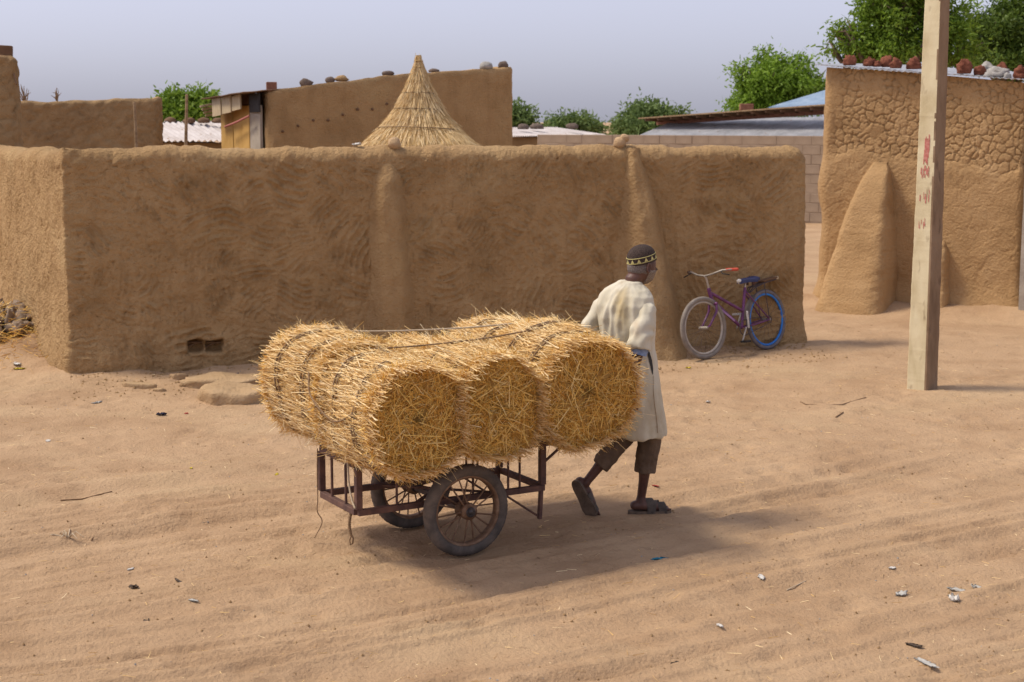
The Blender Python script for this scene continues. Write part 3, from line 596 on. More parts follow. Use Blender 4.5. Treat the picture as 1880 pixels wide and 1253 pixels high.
side_panel('gap_shade', .12, .85, 2.66, 2.97, .10, M['black'], .03); side_panel('back_board', .86, Ls * .97, 2.70, 2.96, .04, M['brown_board'], .04)  # black panel stands in for the shade in the gap under the awning
for i, (t, w, zt, h) in enumerate([(.9, .68, 2.965, .25), (1.6, .72, 2.955, .29), (2.35, .75, 2.94, .32)]):
    a = c0 + sd * t + sn * (.24 + .02 * i); b = c0 + sd * (t + w) + sn * (.24 + .02 * i)
    mb = MB(); mb.bar((*a, zt - h / 2), (*b, zt - h / 2 - .03), .025, h); mb.build('awning_board', M['pale_wood'], bld, False, True, .004)
for i in range(4):
    a = aw1 - sn * .25 + sd * (.05 + .1 * i) - V3(0, 0, 0)[:2]; b = aw1 + sn * (.38 - .05 * i) + sd * (.12 + .1 * i)
    mb = MB(); mb.bar((*a, 2.90 - .06 * i), (*b, 2.78 - .055 * i), .16, .04); mb.build('roof_plank', M['pale_wood'], bld, False, True, .004)
a = c0 + sd * .5 + sn * .2; b = c0 + sd * 2.2 + sn * .25
MB().tube([(*a, 2.6), (*((a + b) / 2), 2.5), (*b, 2.42)], .018, 7).build('prop_stick', mat('pink_pole', [(.3, (.4, .13, .12)), (.7, (.52, .22, .19))], 10, .8, .2), bld, True, True)
SM = 'dark stone lying on the parapet of the brown mud building'
for i, (u, r, mt) in enumerate([(573, (.11, .1, .08), 'dark_stone'), (616, (.085, .08, .07), 'dark_stone'), (638, (.12, .1, .06), 'mud_dark'), (722, (.1, .09, .05), 'dark_stone'), (806, (.1, .08, .04), 'dark_stone'), (900, (.12, .1, .08), 'grey_stone'), (931, (.09, .08, .075), 'dark_stone')]):
    t = (u - 497) / (948 - 497); p = c0 + (c1 - c0) * (t * (25.2 / (25.2 + 2.4 * (1 - t)))) - nM * .14; mb = MB(); mb.lump((0, 0, r[2] * .5), r, 60 + i, .35, 1.7, 10, 14, .6)
    o = mb.build('parapet_stone', M[mt]); o.location = (*p, float(topM(p[0], p[1])) - .0)
    tag(o, {'grey_stone': 'pale grey stone on the high end of the parapet', 'mud_dark': 'flat brown mud clod lying on the parapet'}.get(mt, SM), 'stone', 'stones along the parapet of the brown building')
p = c0 + dM * .13 - nM * .13; o = MB().box((0, 0, .07), (.17, .13, .15), np.array(Matrix.Rotation(.2, 3, 'Z'))).build('brick', M['brick'], None, False, bevel=.012); o.location = (*p, float(topM(*p)) - .012); tag(o, 'reddish brick standing on the low parapet corner', 'brick')

# left houses
LH = empty('mud_tower', (*xy(0, 21.5), 0)); tag(LH, 'tall ruined mud house corner with crumbling plaster and dark capping blocks', 'house')
l0, l1 = xy(-160, 21.0), xy(56, 21.5)
prism('wall', [l0, l1, l1 + V3(-1.3, 2.0, 0)[:2], l0 + V3(0, 2, 0)[:2]], lambda x, y: 3.42 + .0 * x, M['mud_dark'], LH, .035, 120, .05, .03, .08)
mb = MB(); p = xy(26, 21.72); mb.box((*p, 3.48), (.23, .2, .17), np.array(Matrix.Rotation(.25, 3, 'Z') @ Matrix.Rotation(.05, 3, 'Y'))); mb.build('cap_block', M['brown_board'], LH, False, True, .01)
mb = MB(); p = xy(-12, 21.72); mb.box((*p, 3.48), (.22, .2, .16), np.array(Matrix.Rotation(.1, 3, 'Z'))); mb.build('cap_block', M['brown_board'], LH, False, True, .01)
MB().bar((*xy(42, 21.5), 3.17), (*(xy(46, 21.4)), 3.02), .02).build('stub', M['brown_board'], LH, False, True)
h0, h1 = xy(20, 25.5), xy(306, 26.0)
mh = prism('mud_shed', [h0, h1, h1 + V3(-.6, 2.5, 0)[:2], h0 + V3(0, 2.5, 0)[:2]], lambda x, y: np.interp(x, [h0[0], h0[0] + .6, h1[0] - .2, h1[0] + .1], [2.82, 2.84, 2.91, 2.92]), M['mud_dark'], None, .04, 140, .05, .025, .05)
tag(mh, 'dark brown mud shed with eroded lumpy walls left of the tin roof', 'shed')
def stick(name, pts, r, mt, label, group=None, cat='stick'):
    o = MB().tube([(0, 0, 0)] + [tuple(np.asarray(p) - np.asarray(pts[0])) for p in pts[1:]], np.linspace(r, r * .6, len(pts)), 7).build(name, mt); o.location = tuple(pts[0]); return tag(o, label, cat, group)
stick('upright_stick', [(*xy(261, 22.5), -.05), (*(xy(259, 22.5)), 1.6), (*xy(257, 22.5), zz_at(190, 22.5))], .035, M['wood'], 'straight bare stake standing in front of the mud shed')
stick('upright_stick', [(*xy(342, 23), -.05), (*(xy(346, 23)), 1.9), (*xy(352, 23), zz_at(176, 23))], .035, M['wood'], 'crooked bare stake standing in front of the low tin roof')
def bush(name, p, h, n, label, seed):
    r = np.random.default_rng(seed); mb = MB()
    for i in range(n):
        d = np.array([r.normal(0, .5), r.normal(0, .3), 1]); d = unit(d) * h * r.uniform(.5, 1); mid = d * .5 + r.normal(0, .05 * h, 3); mb.tube([(0, 0, 0), mid, d], [.012, .009, .004], 5)
        e = mid + unit(r.normal(0, 1, 3) + V3(0, 0, .8)) * h * .35; mb.tube([mid, e], [.007, .003], 5)
    o = mb.build(name, M['twig']); o.location = tuple(p); return tag(o, label, 'bush')
bush('dry_bush', (*xy(58, 26.6), 2.80), .36, 9, 'leafless twiggy bush poking above the mud shed by the ruined corner', 1)
bush('dry_bush', (*xy(116, 26.6), 2.85), .26, 7, 'smaller leafless bush sprouting from the top of the mud shed', 2)

def tin_house(name, label, A, B, depth, z_eave, z_ridge, mt_roof, mt_wall, parts=True, over=.25, wz=None):
    d = unit(np.append(B - A, 0))[:2]; n = np.array([d[1], -d[0]]); root = empty(name, (*A, 0)); tag(root, label, 'house')
    corrugated((*(A - d * over + n * over), z_eave), (*(B + d * over + n * over), z_eave), (*(A - d * over - n * depth / 2), z_ridge), .02, .13, seed=int(A[1])).build('roof_sheet', mt_roof, root, True, True)
    corrugated((*(A - d * over - n * (depth + over)), z_eave), (*(B + d * over - n * (depth + over)), z_eave), (*(A - d * over - n * depth / 2), z_ridge + .006), .02, .13, seed=3).build('roof_sheet', mt_roof, root, True, True)
    w = prism('wall', [A, B, B - n * depth, A - n * depth], lambda x, y: 0 * x + z_eave - .04, mt_wall, root, .12, int(A[1] * 3), .015)
    return root, d, n
tin_house('tin_house', 'low house with pale rusty corrugated roof behind the crooked stake', xy(302, 31), xy(440, 32), 2.6, 2.12, 2.5, M['tin_pale'], M['mud_dark'])
for i, u in enumerate((318, 352, 380, 405)):
    p = xy(u, 32.6); o = MB().lump((0, 0, .04), (.13, .1, .08), 80 + i, .3, 1.6, 9, 12, .5).build('ridge_stone', M['brown_board']); o.location = (*p, 2.475); tag(o, 'brown stone on the ridge of the pale rusty tin roof', 'stone', 'stones on the pale tin ridge')
tin_house('tin_house', 'distant low house with whitish tin roof right of the brown mud building', xy(930, 45), xy(1092, 50), 3.0, 2.08, 2.3, M['tin_pale'], M['mud_dark'])
for i, u in enumerate((960, 985, 1050)):
    p = xy(u, 46.8 + i); o = MB().lump((0, 0, .06), (.2, .16, .12), 90 + i, .3, 1.6, 9, 12, .5).build('ridge_stone', M['dark_stone']); o.location = (*p, 2.27); tag(o, 'dark stone on the ridge of the distant whitish tin roof', 'stone', 'stones on the distant tin ridge')
rt, d_, n_ = tin_house('tin_house', 'long house with grey blue tin roof, brown fascia and a raised blue gable', xy(1190, 48), xy(1560, 42), 3.4, 2.05, 2.62, M['tin'], M['mud_dark'])
ra_, rb_ = xy(1205, 49.3), xy(1560, 43.3)
MB().bar((*ra_, 2.50), (*rb_, 2.86), .08, .22).build('fascia', M['brick'], rt, False, True)
MB().bar((*(ra_ + n_ * .35), 2.60), (*(rb_ + n_ * .35), 2.98), 1.0, .035).build('upper_roof', M['wood'], rt, False, True)
for i in range(14):
    p = ra_ + (rb_ - ra_) * (i + .5) / 14; z = 2.50 + .36 * (i + .5) / 14; MB().bar((*(p + n_ * .05), z + .02), (*(p + n_ * .8), z + .05), .06, .09).build('rafter', M['brown_board'], rt, False, True)
g0, g1 = xy(1405, 46.5), xy(1600, 44)
corrugated((*g0, 2.9), (*g1, 2.9), (*(xy(1560, 49)), 3.75), .02, .13, seed=8).build('upper_roof', M['tin_blue'], rt, True, True)
o = MB().box((0, 0, .1), (.4, .25, .2)).build('roof_block', M['brick'], None, False, bevel=.02); q = xy(1367, 46.2); o.location = (*q, 2.83); tag(o, 'small block resting on the edge of the long tin roof', 'block')

# block wall
bw0, bw1 = xy(985, 42), xy(1560, 37.5); db = unit(np.append(bw1 - bw0, 0))[:2]; nb = np.array([db[1], -db[0]]); Lb = np.linalg.norm(bw1 - bw0)
bw = empty('block_wall', (*bw0, 0), math.atan2(db[1], db[0])); tag(bw, 'long brownish concrete block boundary wall behind the mud compound', 'wall')
MB().box((Lb / 2, .1, 1.07), (Lb, .13, 2.14)).build('mortar', M['mortar'], bw, False)
BL, BHt = .46, .225; proto = None; cnt = 0
bm_ = MB().box((0, 0, 0), (BL - .010, .145, BHt + .003)); bl = bm_.build('block', M['block'], bw, False, bevel=.012); bl.location = (BL / 2, .1, BHt / 2 + .03)
u_gap = np.dot(xy(1452, 38.3) - bw0, db)
for r in range(9):
    for k in range(int(Lb / BL) + 1):
        x = (k + .5 + .5 * (r % 2)) * BL
        if x > Lb or (r < 7 and x < u_gap - .3) or (r == 0 and k == 0): continue
        c = bl.copy(); col.objects.link(c); c.location = (x, .1 + random.uniform(-.006, .006), BHt / 2 + .03 + r * (BHt + .012))

# thatched granary
gr = empty('granary', (*xy(772, 19.3), 0)); tag(gr, 'mud granary with conical straw thatch and tied peak inside the compound', 'granary')
GX, GY = xy(772, 19.3)
prof = np.array([(.89, 2.03), (.80, 2.16), (.68, 2.26), (.58, 2.36), (.46, 2.47), (.37, 2.57), (.285, 2.69), (.22, 2.81), (.155, 2.94), (.105, 3.05), (.07, 3.15), (.048, 3.24), (.034, 3.33)])
MB().grid(np.array([[(GX + r * math.cos(a) * .97, GY + r * math.sin(a) * .97, z) for a in np.linspace(0, 2 * np.pi, 48, endpoint=False)] for r, z in prof]), False, True).build('thatch_base', M['thatch_core'], gr, True, True)
MB().grid(np.array([[(GX + r * math.cos(a), GY + r * math.sin(a), z) for a in np.linspace(0, 2 * np.pi, 40, endpoint=False)] for r, z in [(.6, -.05), (.66, .8), (.66, 1.6), (.58, 2.06)]]), False, True).build('drum', M['mud'], gr, True, True)
def ribbons(P, D, Ln, Wd, bend, seed, segs=2):
    """P centre-ish start, D unit direction, length, width -> thin straw ribbons"""
    r = np.random.default_rng(seed); n = len(P); W = np.cross(D, r.normal(size=(n, 3))); W /= np.linalg.norm(W, axis=1, keepdims=True) + 1e-9
    B = np.cross(D, W); out = []
    for k in range(segs + 1):
        t = k / segs; c = P + D * (Ln * t)[:, None] + B * (bend * Ln * (t * t))[:, None]; w = W * (Wd * (1 - .45 * t) / 2)[:, None]
        out += [c - w, c + w]
    V = np.stack(out, 1); m = V.shape[1]; base = (np.arange(n) * m)[:, None]
    F = np.concatenate([base + np.array([2 * k, 2 * k + 1, 2 * k + 3, 2 * k + 2]) for k in range(segs)])
    return V.reshape(-1, 3), F
def thatch():
    r = np.random.default_rng(5); n = 9000
    z = r.uniform(0, 1, n) ** 1.35; z = 2.06 + z * 1.2; ring = np.round((z - 2.06) / .14) * .14 + 2.06 + r.normal(0, .02, n); z = np.where(r.random(n) < .3, ring, z)
    R = np.interp(z, prof[:, 1], prof[:, 0]); a = r.uniform(0, 2 * np.pi, n); R2 = np.interp(z - .12, prof[:, 1], prof[:, 0])
    o = V3(GX, GY, 0); P = np.stack([R * np.cos(a), R * np.sin(a), z], -1) + o; a2 = a + r.normal(0, .022, n) / (R + .1)
    Q = np.stack([(R2 + .012) * np.cos(a2), (R2 + .012) * np.sin(a2), z - .12], -1) + o; D = Q - P + r.normal(0, .007, (n, 3)); D /= np.linalg.norm(D, axis=1, keepdims=True)
    return ribbons(P, D, r.uniform(.1, .24, n), r.uniform(.005, .010, n), r.normal(0, .05, n), 6)
o = make('thatch', *thatch(), M['thatch'], gr, False, True); o['kind'] = 'stuff'
for z in (3.26, 3.18, 3.1, 2.86, 2.66, 2.42):
    R = float(np.interp(z, prof[:, 1], prof[:, 0])) + .012; MB().torus((GX, GY, z), (.03, .05, 1), R - .004, .006, 40, 6).build('binding', M['rope'] if z < 3 else M['thatch_core'], gr, True, True)

# ------------------------------------------------------------------ trees
def tree(name, label, base, trunk_h, blobs, nleaf, lsize, mt, seed, group=None):
    """blobs: (dx, dy, z, rx, ry, rz) leaf masses round the trunk"""
    r = np.random.default_rng(seed); root = empty(name, (base[0], base[1], 0)); tag(root, label, 'tree', group)
    mb = MB(); top = V3(r.normal(0, .1), 0, trunk_h); mb.tube([(0, 0, -.1), (.05, 0, trunk_h * .5), top], [.2, .16, .12], 9)
    for b in blobs:
        c = V3(*b[:3]); mid = (top + c) / 2 + r.normal(0, .15, 3); mb.tube([top * .97, mid, c], [.09, .06, .03], 6)
        for k in range(5):
            e = c + r.normal(0, .55, 3) * np.array(b[3:]); mb.tube([(mid + c) / 2, (c + e) / 2 + r.normal(0, .08, 3), e], [.035, .02, .01], 5)
    mb.build('trunk', M['bark'], root)
    vol = np.array([b[3] * b[4] * b[5] for b in blobs]); cnt = (vol ** .8 / (vol ** .8).sum() * nleaf).astype(int); Ps, Ds = [], []
    for b, n in zip(blobs, cnt):
        ntw = max(7, n // 42); d = r.normal(size=(ntw, 3)); d /= np.linalg.norm(d, axis=1, keepdims=True); rad = r.uniform(.25, 1.0, ntw) ** .55
        tw = np.array(b[:3]) + d * rad[:, None] * np.array(b[3:]) * (1 + .25 * r.normal(size=(ntw, 1)) * .6)
        k = r.integers(0, ntw, n); sp = lsize * 2.4
        Ps.append(tw[k] + r.normal(0, 1, (n, 3)) * [sp, sp, sp * .8] * .55); dd = d[k] * .6 + r.normal(0, .55, (n, 3)) + [0, 0, -.25]; Ds.append(dd / np.linalg.norm(dd, axis=1, keepdims=True))
    P = np.vstack(Ps); D = np.vstack(Ds); n = len(P)
    Vv, Ff = ribbons(P, D, r.uniform(.6, 1.25, n) * lsize, r.uniform(.32, .55, n) * lsize, r.normal(0, .2, n), seed + 1, 1)
    o = make('crown', Vv, Ff, mt, root, False); o['kind'] = 'stuff'; return root
def crown_from(px, Y, base_x):                             # leaf masses given as (u, v, radius px) at a distance
    out = []
    for (u, v, ru, rv) in px:
        p = at(u, v, Y); k = Y / FPX; out.append((p[0] - base_x, random.uniform(-.6, .6) * ru * k, p[2], ru * k, ru * k * .9, rv * k))
    return out
def ptree(label, px, Y, nleaf, ls, mt, seed, u_base=None, group=None):
    ub = u_base or np.mean([p[0] for p in px]); b = xy(ub, Y); bl = crown_from(px, Y, b[0]); th = max(.8, min(q[2] - q[5] for q in bl) * .9)
    return tree('tree', label, b, th, bl, nleaf, ls, mt, seed, group)
ptree('round green tree rising over the pale rusty tin roof', [(322, 195, 24, 22), (365, 192, 26, 22), (345, 215, 40, 18), (384, 208, 16, 14), (305, 208, 14, 16)], 44, 11000, .13, M['leaf'], 11)
ptree('small tree peeping past the right edge of the brown mud building', [(948, 215, 18, 18), (966, 225, 13, 11), (940, 230, 20, 12)], 56, 2800, .16, M['leaf_far'], 12)
ptree('low rounded tree behind the whitish distant tin roof', [(1030, 232, 18, 12), (1062, 229, 24, 14), (1086, 238, 16, 9), (1020, 238, 14, 8)], 75, 3600, .2, M['leaf_far'], 13)
ptree('twin peaked tree behind the left end of the long tin roof', [(1188, 212, 26, 20), (1155, 225, 22, 18), (1215, 220, 26, 16), (1246, 215, 12, 10), (1180, 235, 46, 14), (1175, 202, 11, 11)], 62, 7000, .17, M['leaf_far'], 14)
ptree('bright green tree above the raised blue gable', [(1420, 150, 46, 34), (1380, 175, 34, 26), (1465, 165, 42, 30), (1405, 108, 17, 20), (1362, 128, 14, 14), (1470, 122, 17, 12), (1430, 192, 60, 22), (1352, 197, 14, 14), (1500, 170, 26, 28), (1440, 118, 18, 16), (1372, 160, 16, 14)], 50, 19000, .125, M['leaf_bright'], 15)
ptree('large spreading tree towering behind the cracked mud house', [(1620, 50, 52, 46), (1570, 78, 36, 30), (1665, 30, 50, 40), (1530, 92, 15, 10), (1548, 55, 18, 14), (1600, 10, 30, 24), (1720, 70, 52, 50), (1640, 95, 58, 26), (1575, 105, 26, 14), (1700, 0, 46, 30), (1750, 30, 30, 30), (1760, 100, 34, 24), (1660, -40, 70, 34)], 29, 22000, .082, M['leaf'], 16)
ptree('dark dense tree at the far right behind the house roof', [(1830, 60, 50, 44), (1880, 80, 56, 50), (1800, 100, 30, 26), (1850, 25, 32, 24), (1800, 60, 20, 24), (1900, 20, 40, 34), (1785, 40, 12, 16), (1850, 115, 56, 22)], 34, 17000, .088, M['leaf_dark'], 17)

# ------------------------------------------------------------------ handcart (local x forward, y to its far side)
cart = empty('handcart', (*CART_O, -.012), CART_RZ); tag(cart, 'rusty two wheeled steel handcart loaded with straw bales', 'handcart')
WR, WT = .279, .046
def cart_wheel(yc, seed):
    a = np.linspace(0, 2 * np.pi, 132, endpoint=False); b = np.linspace(0, 2 * np.pi, 20, endpoint=False)
    Rc = WR - WT; A, B = np.meshgrid(a, b, indexing='ij')
    rr = WT * (1 - .10 * np.clip(np.cos(B), 0, 1) ** 4); rr = rr + .0016 * np.clip(np.cos(B), 0, 1) ** .5 * np.sign(np.sin(A * 66 + 3 * np.abs(np.sin(B)))) * (np.cos(B) > .25)
    rad = Rc + rr * np.cos(B); rad = np.where(np.cos(B) < 0, Rc + .75 * rr * np.cos(B), rad)
    P = np.stack([rad * np.cos(A), WT * .92 * np.sin(B), rad * np.sin(A)], -1)
    low = np.clip(-P[..., 2] - (WR - .010), 0, 1); P[..., 2] += low * .8
    w = MB().grid(P, True, True).build('wheel', M['tyre'], cart); w.location = (0, yc, WR)
    rim = MB()
    prof = [(-.030, .200), (-.030, .212), (-.024, .214), (-.017, .203), (.017, .203), (.024, .214), (.030, .212), (.030, .200), (.018, .192), (-.018, .192)]
    rim.grid(np.array([[(r * math.cos(t), y, r * math.sin(t)) for y, r in prof] for t in np.linspace(0, 2 * np.pi, 72, endpoint=False)]), True, True)
    rim.build('rim', M['rim'], w)
    def turned(pr, n=24):
        return MB().grid(np.array([[(r * math.cos(t), y, r * math.sin(t)) for y, r in pr] for t in np.linspace(0, 2 * np.pi, n, endpoint=False)]), True, False)
    turned([(-.062, .0), (-.062, .030), (-.056, .034), (-.05, .036), (-.048, .05), (-.03, .052), (-.026, .036), (.026, .036), (.03, .052), (.048, .05), (.05, .034), (.056, .03), (.056, 0)]).build('hub', M['rim'], w)
    turned([(-.066, .0), (-.068, .010), (-.066, .012), (-.063, .014), (-.067, .022), (-.067, .029), (-.060, .031)]).build('bearing', M['hub'], w)
    for k in range(9):
        for s in (-1, 1):
            t0 = (k + .06 * s * 2) / 9 * 2 * np.pi + seed; t1 = t0 + s * .10; y0 = -.034 if (k + (s > 0)) % 2 else .034
            p0 = V3(.045 * math.cos(t0), y0, .045 * math.sin(t0)); p1 = V3(.197 * math.cos(t1), y0 * .3, .197 * math.sin(t1))
            MB().tube([p0, p1], [.0055, .0048], 6).build('spoke', M['rim'], w)
    return w
cart_wheel(-.36, .25); cart_wheel(.36, .6)
X0, X1, YH, ZB, ZT = -.645, .59, .265, .325, .60
def beam(name, a, b, w=.036, h=.036, mt='rust'): return MB().bar(a, b, w, h).build(name, M[mt], cart, False, bevel=.003)
for y in (-YH, YH):
    beam('side_rail', (X0, y, ZB), (X1, y, ZB)); beam('side_rail', (X0, y, ZT), (1.02, y, ZT))
    for x in (X0 + .005, X1 - .01): beam('corner_post', (x, y + .003, ZB + .018), (x, y + .003, ZT - .018), .038, .038)
    for x in (-.40, -.16, .10, .34, .42): MB().tube([(x, y, ZB), (x, y, ZT)], .0075, 7).build('upright_rod', M['rust'], cart)
    beam('support_leg', (X1 - .02, y, ZB - .018), (X1 - .03, y, .13), .028, .022); MB().tube([(X1 - .28, y, ZB - .01), (X1 - .035, y, .145)], .007, 7).build('leg_brace', M['rust'], cart)
    MB().tube([(X1, y, ZT - .12), (X1 + .16, y, ZT - .01)], .009, 7).build('shaft_brace', M['rust'], cart)
    MB().tube([(1.0, y, ZT), (1.14, y, .68), (1.22, y, .765)], .016, 10).build('shaft', M['rust'], cart)
    beam('axle_stay', (-.08, y, ZB), (-.02, y, WR + .02), .03, .012); beam('axle_stay', (.08, y, ZB), (.02, y, WR + .02), .03, .012)
for x in (X0, X1):
    beam('cross_rail', (x, -YH + .019, ZB), (x, YH - .019, ZB)); beam('cross_rail', (x, -YH + .019, ZT), (x, YH - .019, ZT))
for y in (-.1, .1): MB().tube([(X0, y, ZB), (X0, y, ZT)], .0085, 7).build('upright_rod', M['rust'], cart)
beam('cross_rail', (-.2, -YH, ZT - .004), (-.2, YH, ZT - .004), .03, .024); beam('cross_rail', (.2, -YH, ZT - .004), (.2, YH, ZT - .004), .03, .024)
beam('floor_bar', (-.3, -YH, ZB), (.25, YH, ZB - .003), .026, .012); beam('floor_bar', (.3, -YH, ZB), (-.25, YH, ZB + .004), .026, .012)
beam('axle', (0, -.33, WR), (0, .33, WR), .034, .034, 'steel_dark')
MB().tube([(1.22, -.33, .765), (1.22, .33, .765)], .0155, 10).build('handle_bar', M['rust'], cart)
def c2w(x, y, z): p = CART_O + FWD * x + LAT * y; return np.array([p[0], p[1], z - .012])

# ------------------------------------------------------------------ straw bales
BPOW = 2.35
def bale_r(a, rx, rz): return (np.abs(np.cos(a) / rx) ** BPOW + np.abs(np.sin(a) / rz) ** BPOW) ** (-1 / BPOW)
def bale(x, y0, y1, zc, rx, rz, seed, label, tilt=0.0, n_side=10500, n_end=4200):
    r = np.random.default_rng(seed); yc = (y0 + y1) / 2; hl = (y1 - y0) / 2
    p = c2w(x, yc, zc); root = empty('straw_bale', p, CART_RZ + tilt); tag(root, label, 'straw bale', 'straw bales tied on the handcart')
    def rad(a, y):
        base = bale_r(a, rx, rz) * (1 + .065 * vn(np.cos(a) * 1.5 + seed, np.sin(a) * 1.5 + y * 4, seed) + .035 * vn(np.cos(a) * 4 + seed, np.sin(a) * 4 + y * 8, seed + 1))
        e = np.clip((np.abs(y) - hl * .8) / (hl * .2), 0, 1); base = base * (1 - .06 * e ** 2)
        for t in TIES: base = base * (1 - .075 * np.exp(-((y - t) / .035) ** 2))
        return base
    TIES = (-hl * .5, hl * .42)
    na, ny = 64, 26; a = np.linspace(0, 2 * np.pi, na, endpoint=False); y = np.linspace(-hl, hl, ny); A, Yy = np.meshgrid(a, y, indexing='ij'); R = rad(A, Yy) * .955
    P = np.stack([R * np.cos(A), Yy, R * np.sin(A)], -1); mb = MB(); mb.grid(P, True, False)
    for k, yy, sg in ((0, -hl, 1), (-1, hl, -1)):
        rg = [P[:, k]] + [np.stack([P[:, k, 0] * q, P[:, k, 1] - sg * (.02 * (1 - q)) + .008 * r.normal(size=na), P[:, k, 2] * q], -1) for q in (.8, .5, .2, .01)]
        mb.grid(np.stack(rg, 1), True, False)
    mb.build('core', M['bale_core'], root)
    # side straw, lying along the bale with its ends fanning out
    n = n_side; a = r.uniform(0, 2 * np.pi, n); y = r.uniform(-hl * 1.0, hl * .92, n); R = rad(a, y) * r.uniform(.955, 1.01, n)
    P = np.stack([R * np.cos(a), y, R * np.sin(a)], -1); out = np.stack([np.cos(a), 0 * a, np.sin(a)], -1); tan = np.stack([-np.sin(a), 0 * a, np.cos(a)], -1)
    sg = np.where(r.random(n) < .5, 1, -1)[:, None]
    D = sg * np.array([0, 1, 0]) + tan * r.normal(0, .19, (n, 1)) + out * r.normal(.02, .055, (n, 1)); D /= np.linalg.norm(D, axis=1, keepdims=True)
    Ln = r.uniform(.10, .32, n); P = P - D * (Ln * .5)[:, None]
    V1, F1 = ribbons(P, D, Ln, r.uniform(.0022, .0062, n), r.normal(0, .12, n), seed + 2)
    # fuzz standing off the surface
    n = 420; a = r.uniform(0, 2 * np.pi, n); y = r.uniform(-hl, hl, n); R = rad(a, y) * .98; P = np.stack([R * np.cos(a), y, R * np.sin(a)], -1)
    out = np.stack([np.cos(a), 0 * a, np.sin(a)], -1); D = out * r.uniform(.2, .75, (n, 1)) + r.normal(0, .45, (n, 3)) + np.array([0, 1, 0]) * np.where(y > 0, .6, -.6)[:, None]; D /= np.linalg.norm(D, axis=1, keepdims=True)
    V2, F2 = ribbons(P, D, r.uniform(.03, .11, n), r.uniform(.002, .004, n), r.normal(0, .25, n), seed + 3)
    o = make('side_straw', np.vstack([V1, V2]), [F1, F2 + len(V1)], M['straw'], root, False); o['kind'] = 'stuff'
    # crossed straw on the cut ends
    Vs, Fs, off = [], [], 0
    for sg in (-1, 1):
        n = n_end; a = r.uniform(0, 2 * np.pi, n); q = np.sqrt(r.random(n)); R = rad(a, np.full(n, sg * hl)) * q * 1.0
        P = np.stack([R * np.cos(a), sg * (hl + .012 * (1 - q ** 3) + r.uniform(-.022, .010, n)), R * np.sin(a)], -1); th = r.uniform(0, 2 * np.pi, n)
        D = np.stack([np.cos(th), sg * r.normal(.03, .11, n), np.sin(th)], -1); D /= np.linalg.norm(D, axis=1, keepdims=True); Ln = r.uniform(.05, .26, n) * (1 - .4 * q)
        v, f = ribbons(P - D * (Ln * .5)[:, None], D, Ln, r.uniform(.0024, .0064, n), r.normal(0, .22, n), seed + 5 + sg); Vs.append(v); Fs.append(f + off); off += len(v)
        n = 420; a = r.uniform(0, 2 * np.pi, n); R = rad(a, np.full(n, sg * hl)) * r.uniform(.85, 1.02, n); P = np.stack([R * np.cos(a), np.full(n, sg * (hl - .01)), R * np.sin(a)], -1)
        D = np.stack([np.cos(a) * .5, np.full(n, sg * .5), np.sin(a) * .5], -1) + r.normal(0, .5, (n, 3)); D /= np.linalg.norm(D, axis=1, keepdims=True)
        v, f = ribbons(P, D, r.uniform(.03, .09, n), r.uniform(.0025, .005, n), r.normal(0, .2, n), seed + 9 + sg); Vs.append(v); Fs.append(f + off); off += len(v)
    o = make('end_straw', np.vstack(Vs), Fs, M['straw_end'], root, False); o['kind'] = 'stuff'
    for t in TIES:
        for dd in ((-.012, .016) if seed % 2 else (0,)):
            a = np.linspace(0, 2 * np.pi, 60); R = rad(a, np.full(60, t + dd)) * 1.072; y = t + dd + .008 * np.sin(a * 3 + seed)
            MB().tube(np.stack([R * np.cos(a), y, R * np.sin(a)], -1), .0062, 6, False).build('tie', M['rope'], root)
    return root
bale(-.475, -.645, -.03, .905, .305, .315, 21, 'straw bale at the tail end of the cart, cut end facing the street', .04)
bale(.075, -.615, .0, .925, .285, .315, 22, 'middle straw bale over the near wheel, wedged between two others', -.03)
bale(.675, -.63, .0, .965, .335, .33, 23, 'straw bale right behind the walking man, cut end facing the street', -.05)
bale(-.535, -.01, .60, .955, .31, .335, 25, 'straw bale at the tail end of the cart, on its wall side', .09)
bale(.10, .02, .60, .88, .30, .30, 26, 'lower middle straw bale on the wall side, ropes stretched over it', .02)
bale(.70, .02, .62, .93, .33, .33, 27, 'straw bale on the wall side just behind the man\'s left arm', -.02)
def smooth_path(pts, k=6):
    P = np.array(pts, float); Q = np.vstack([2 * P[0] - P[1], P, 2 * P[-1] - P[-2]]); out = []
    for i in range(1, len(Q) - 2):
        for t in np.arange(k) / k:
            a, b, c, d = Q[i - 1:i + 3]; out.append(.5 * (2 * b + (c - a) * t + (2 * a - 5 * b + 4 * c - d) * t * t + (3 * b - a - 3 * c + d) * t ** 3))
    return np.array(out + [P[-1]])
def rope(name, pts, r, mt, label, sag=0):
    P = smooth_path(pts); o = MB().tube(P - P[0], r, 7).build(name, mt); o.location = tuple(P[0]); return tag(o, label, 'rope')
rope('lashing_rope', [c2w(-.42, .30, 1.285), c2w(-.1, .28, 1.268), c2w(.3, .22, 1.266), c2w(.62, .18, 1.275), c2w(.72, .1, 1.28)], .0055, M['rope_pale'], 'pale rope stretched tight above the wall side bales')
rope('lashing_rope', [c2w(-.48, -.10, 1.235), c2w(-.2, -.16, 1.24), c2w(.2, -.22, 1.262), c2w(.6, -.24, 1.30), c2w(.80, -.22, 1.308)], .005, M['rope'], 'darker rope running over the street side bales to a knot')
rope('lashing_rope', [c2w(-.80, .05, 1.10), c2w(-.83, -.05, .98), c2w(-.80, -.25, .88), c2w(-.79, -.40, .90), c2w(-.77, -.50, .95), c2w(-.73, -.60, .96)], .0055, M['rope'], 'slack brown rope draped down the tail end bale')
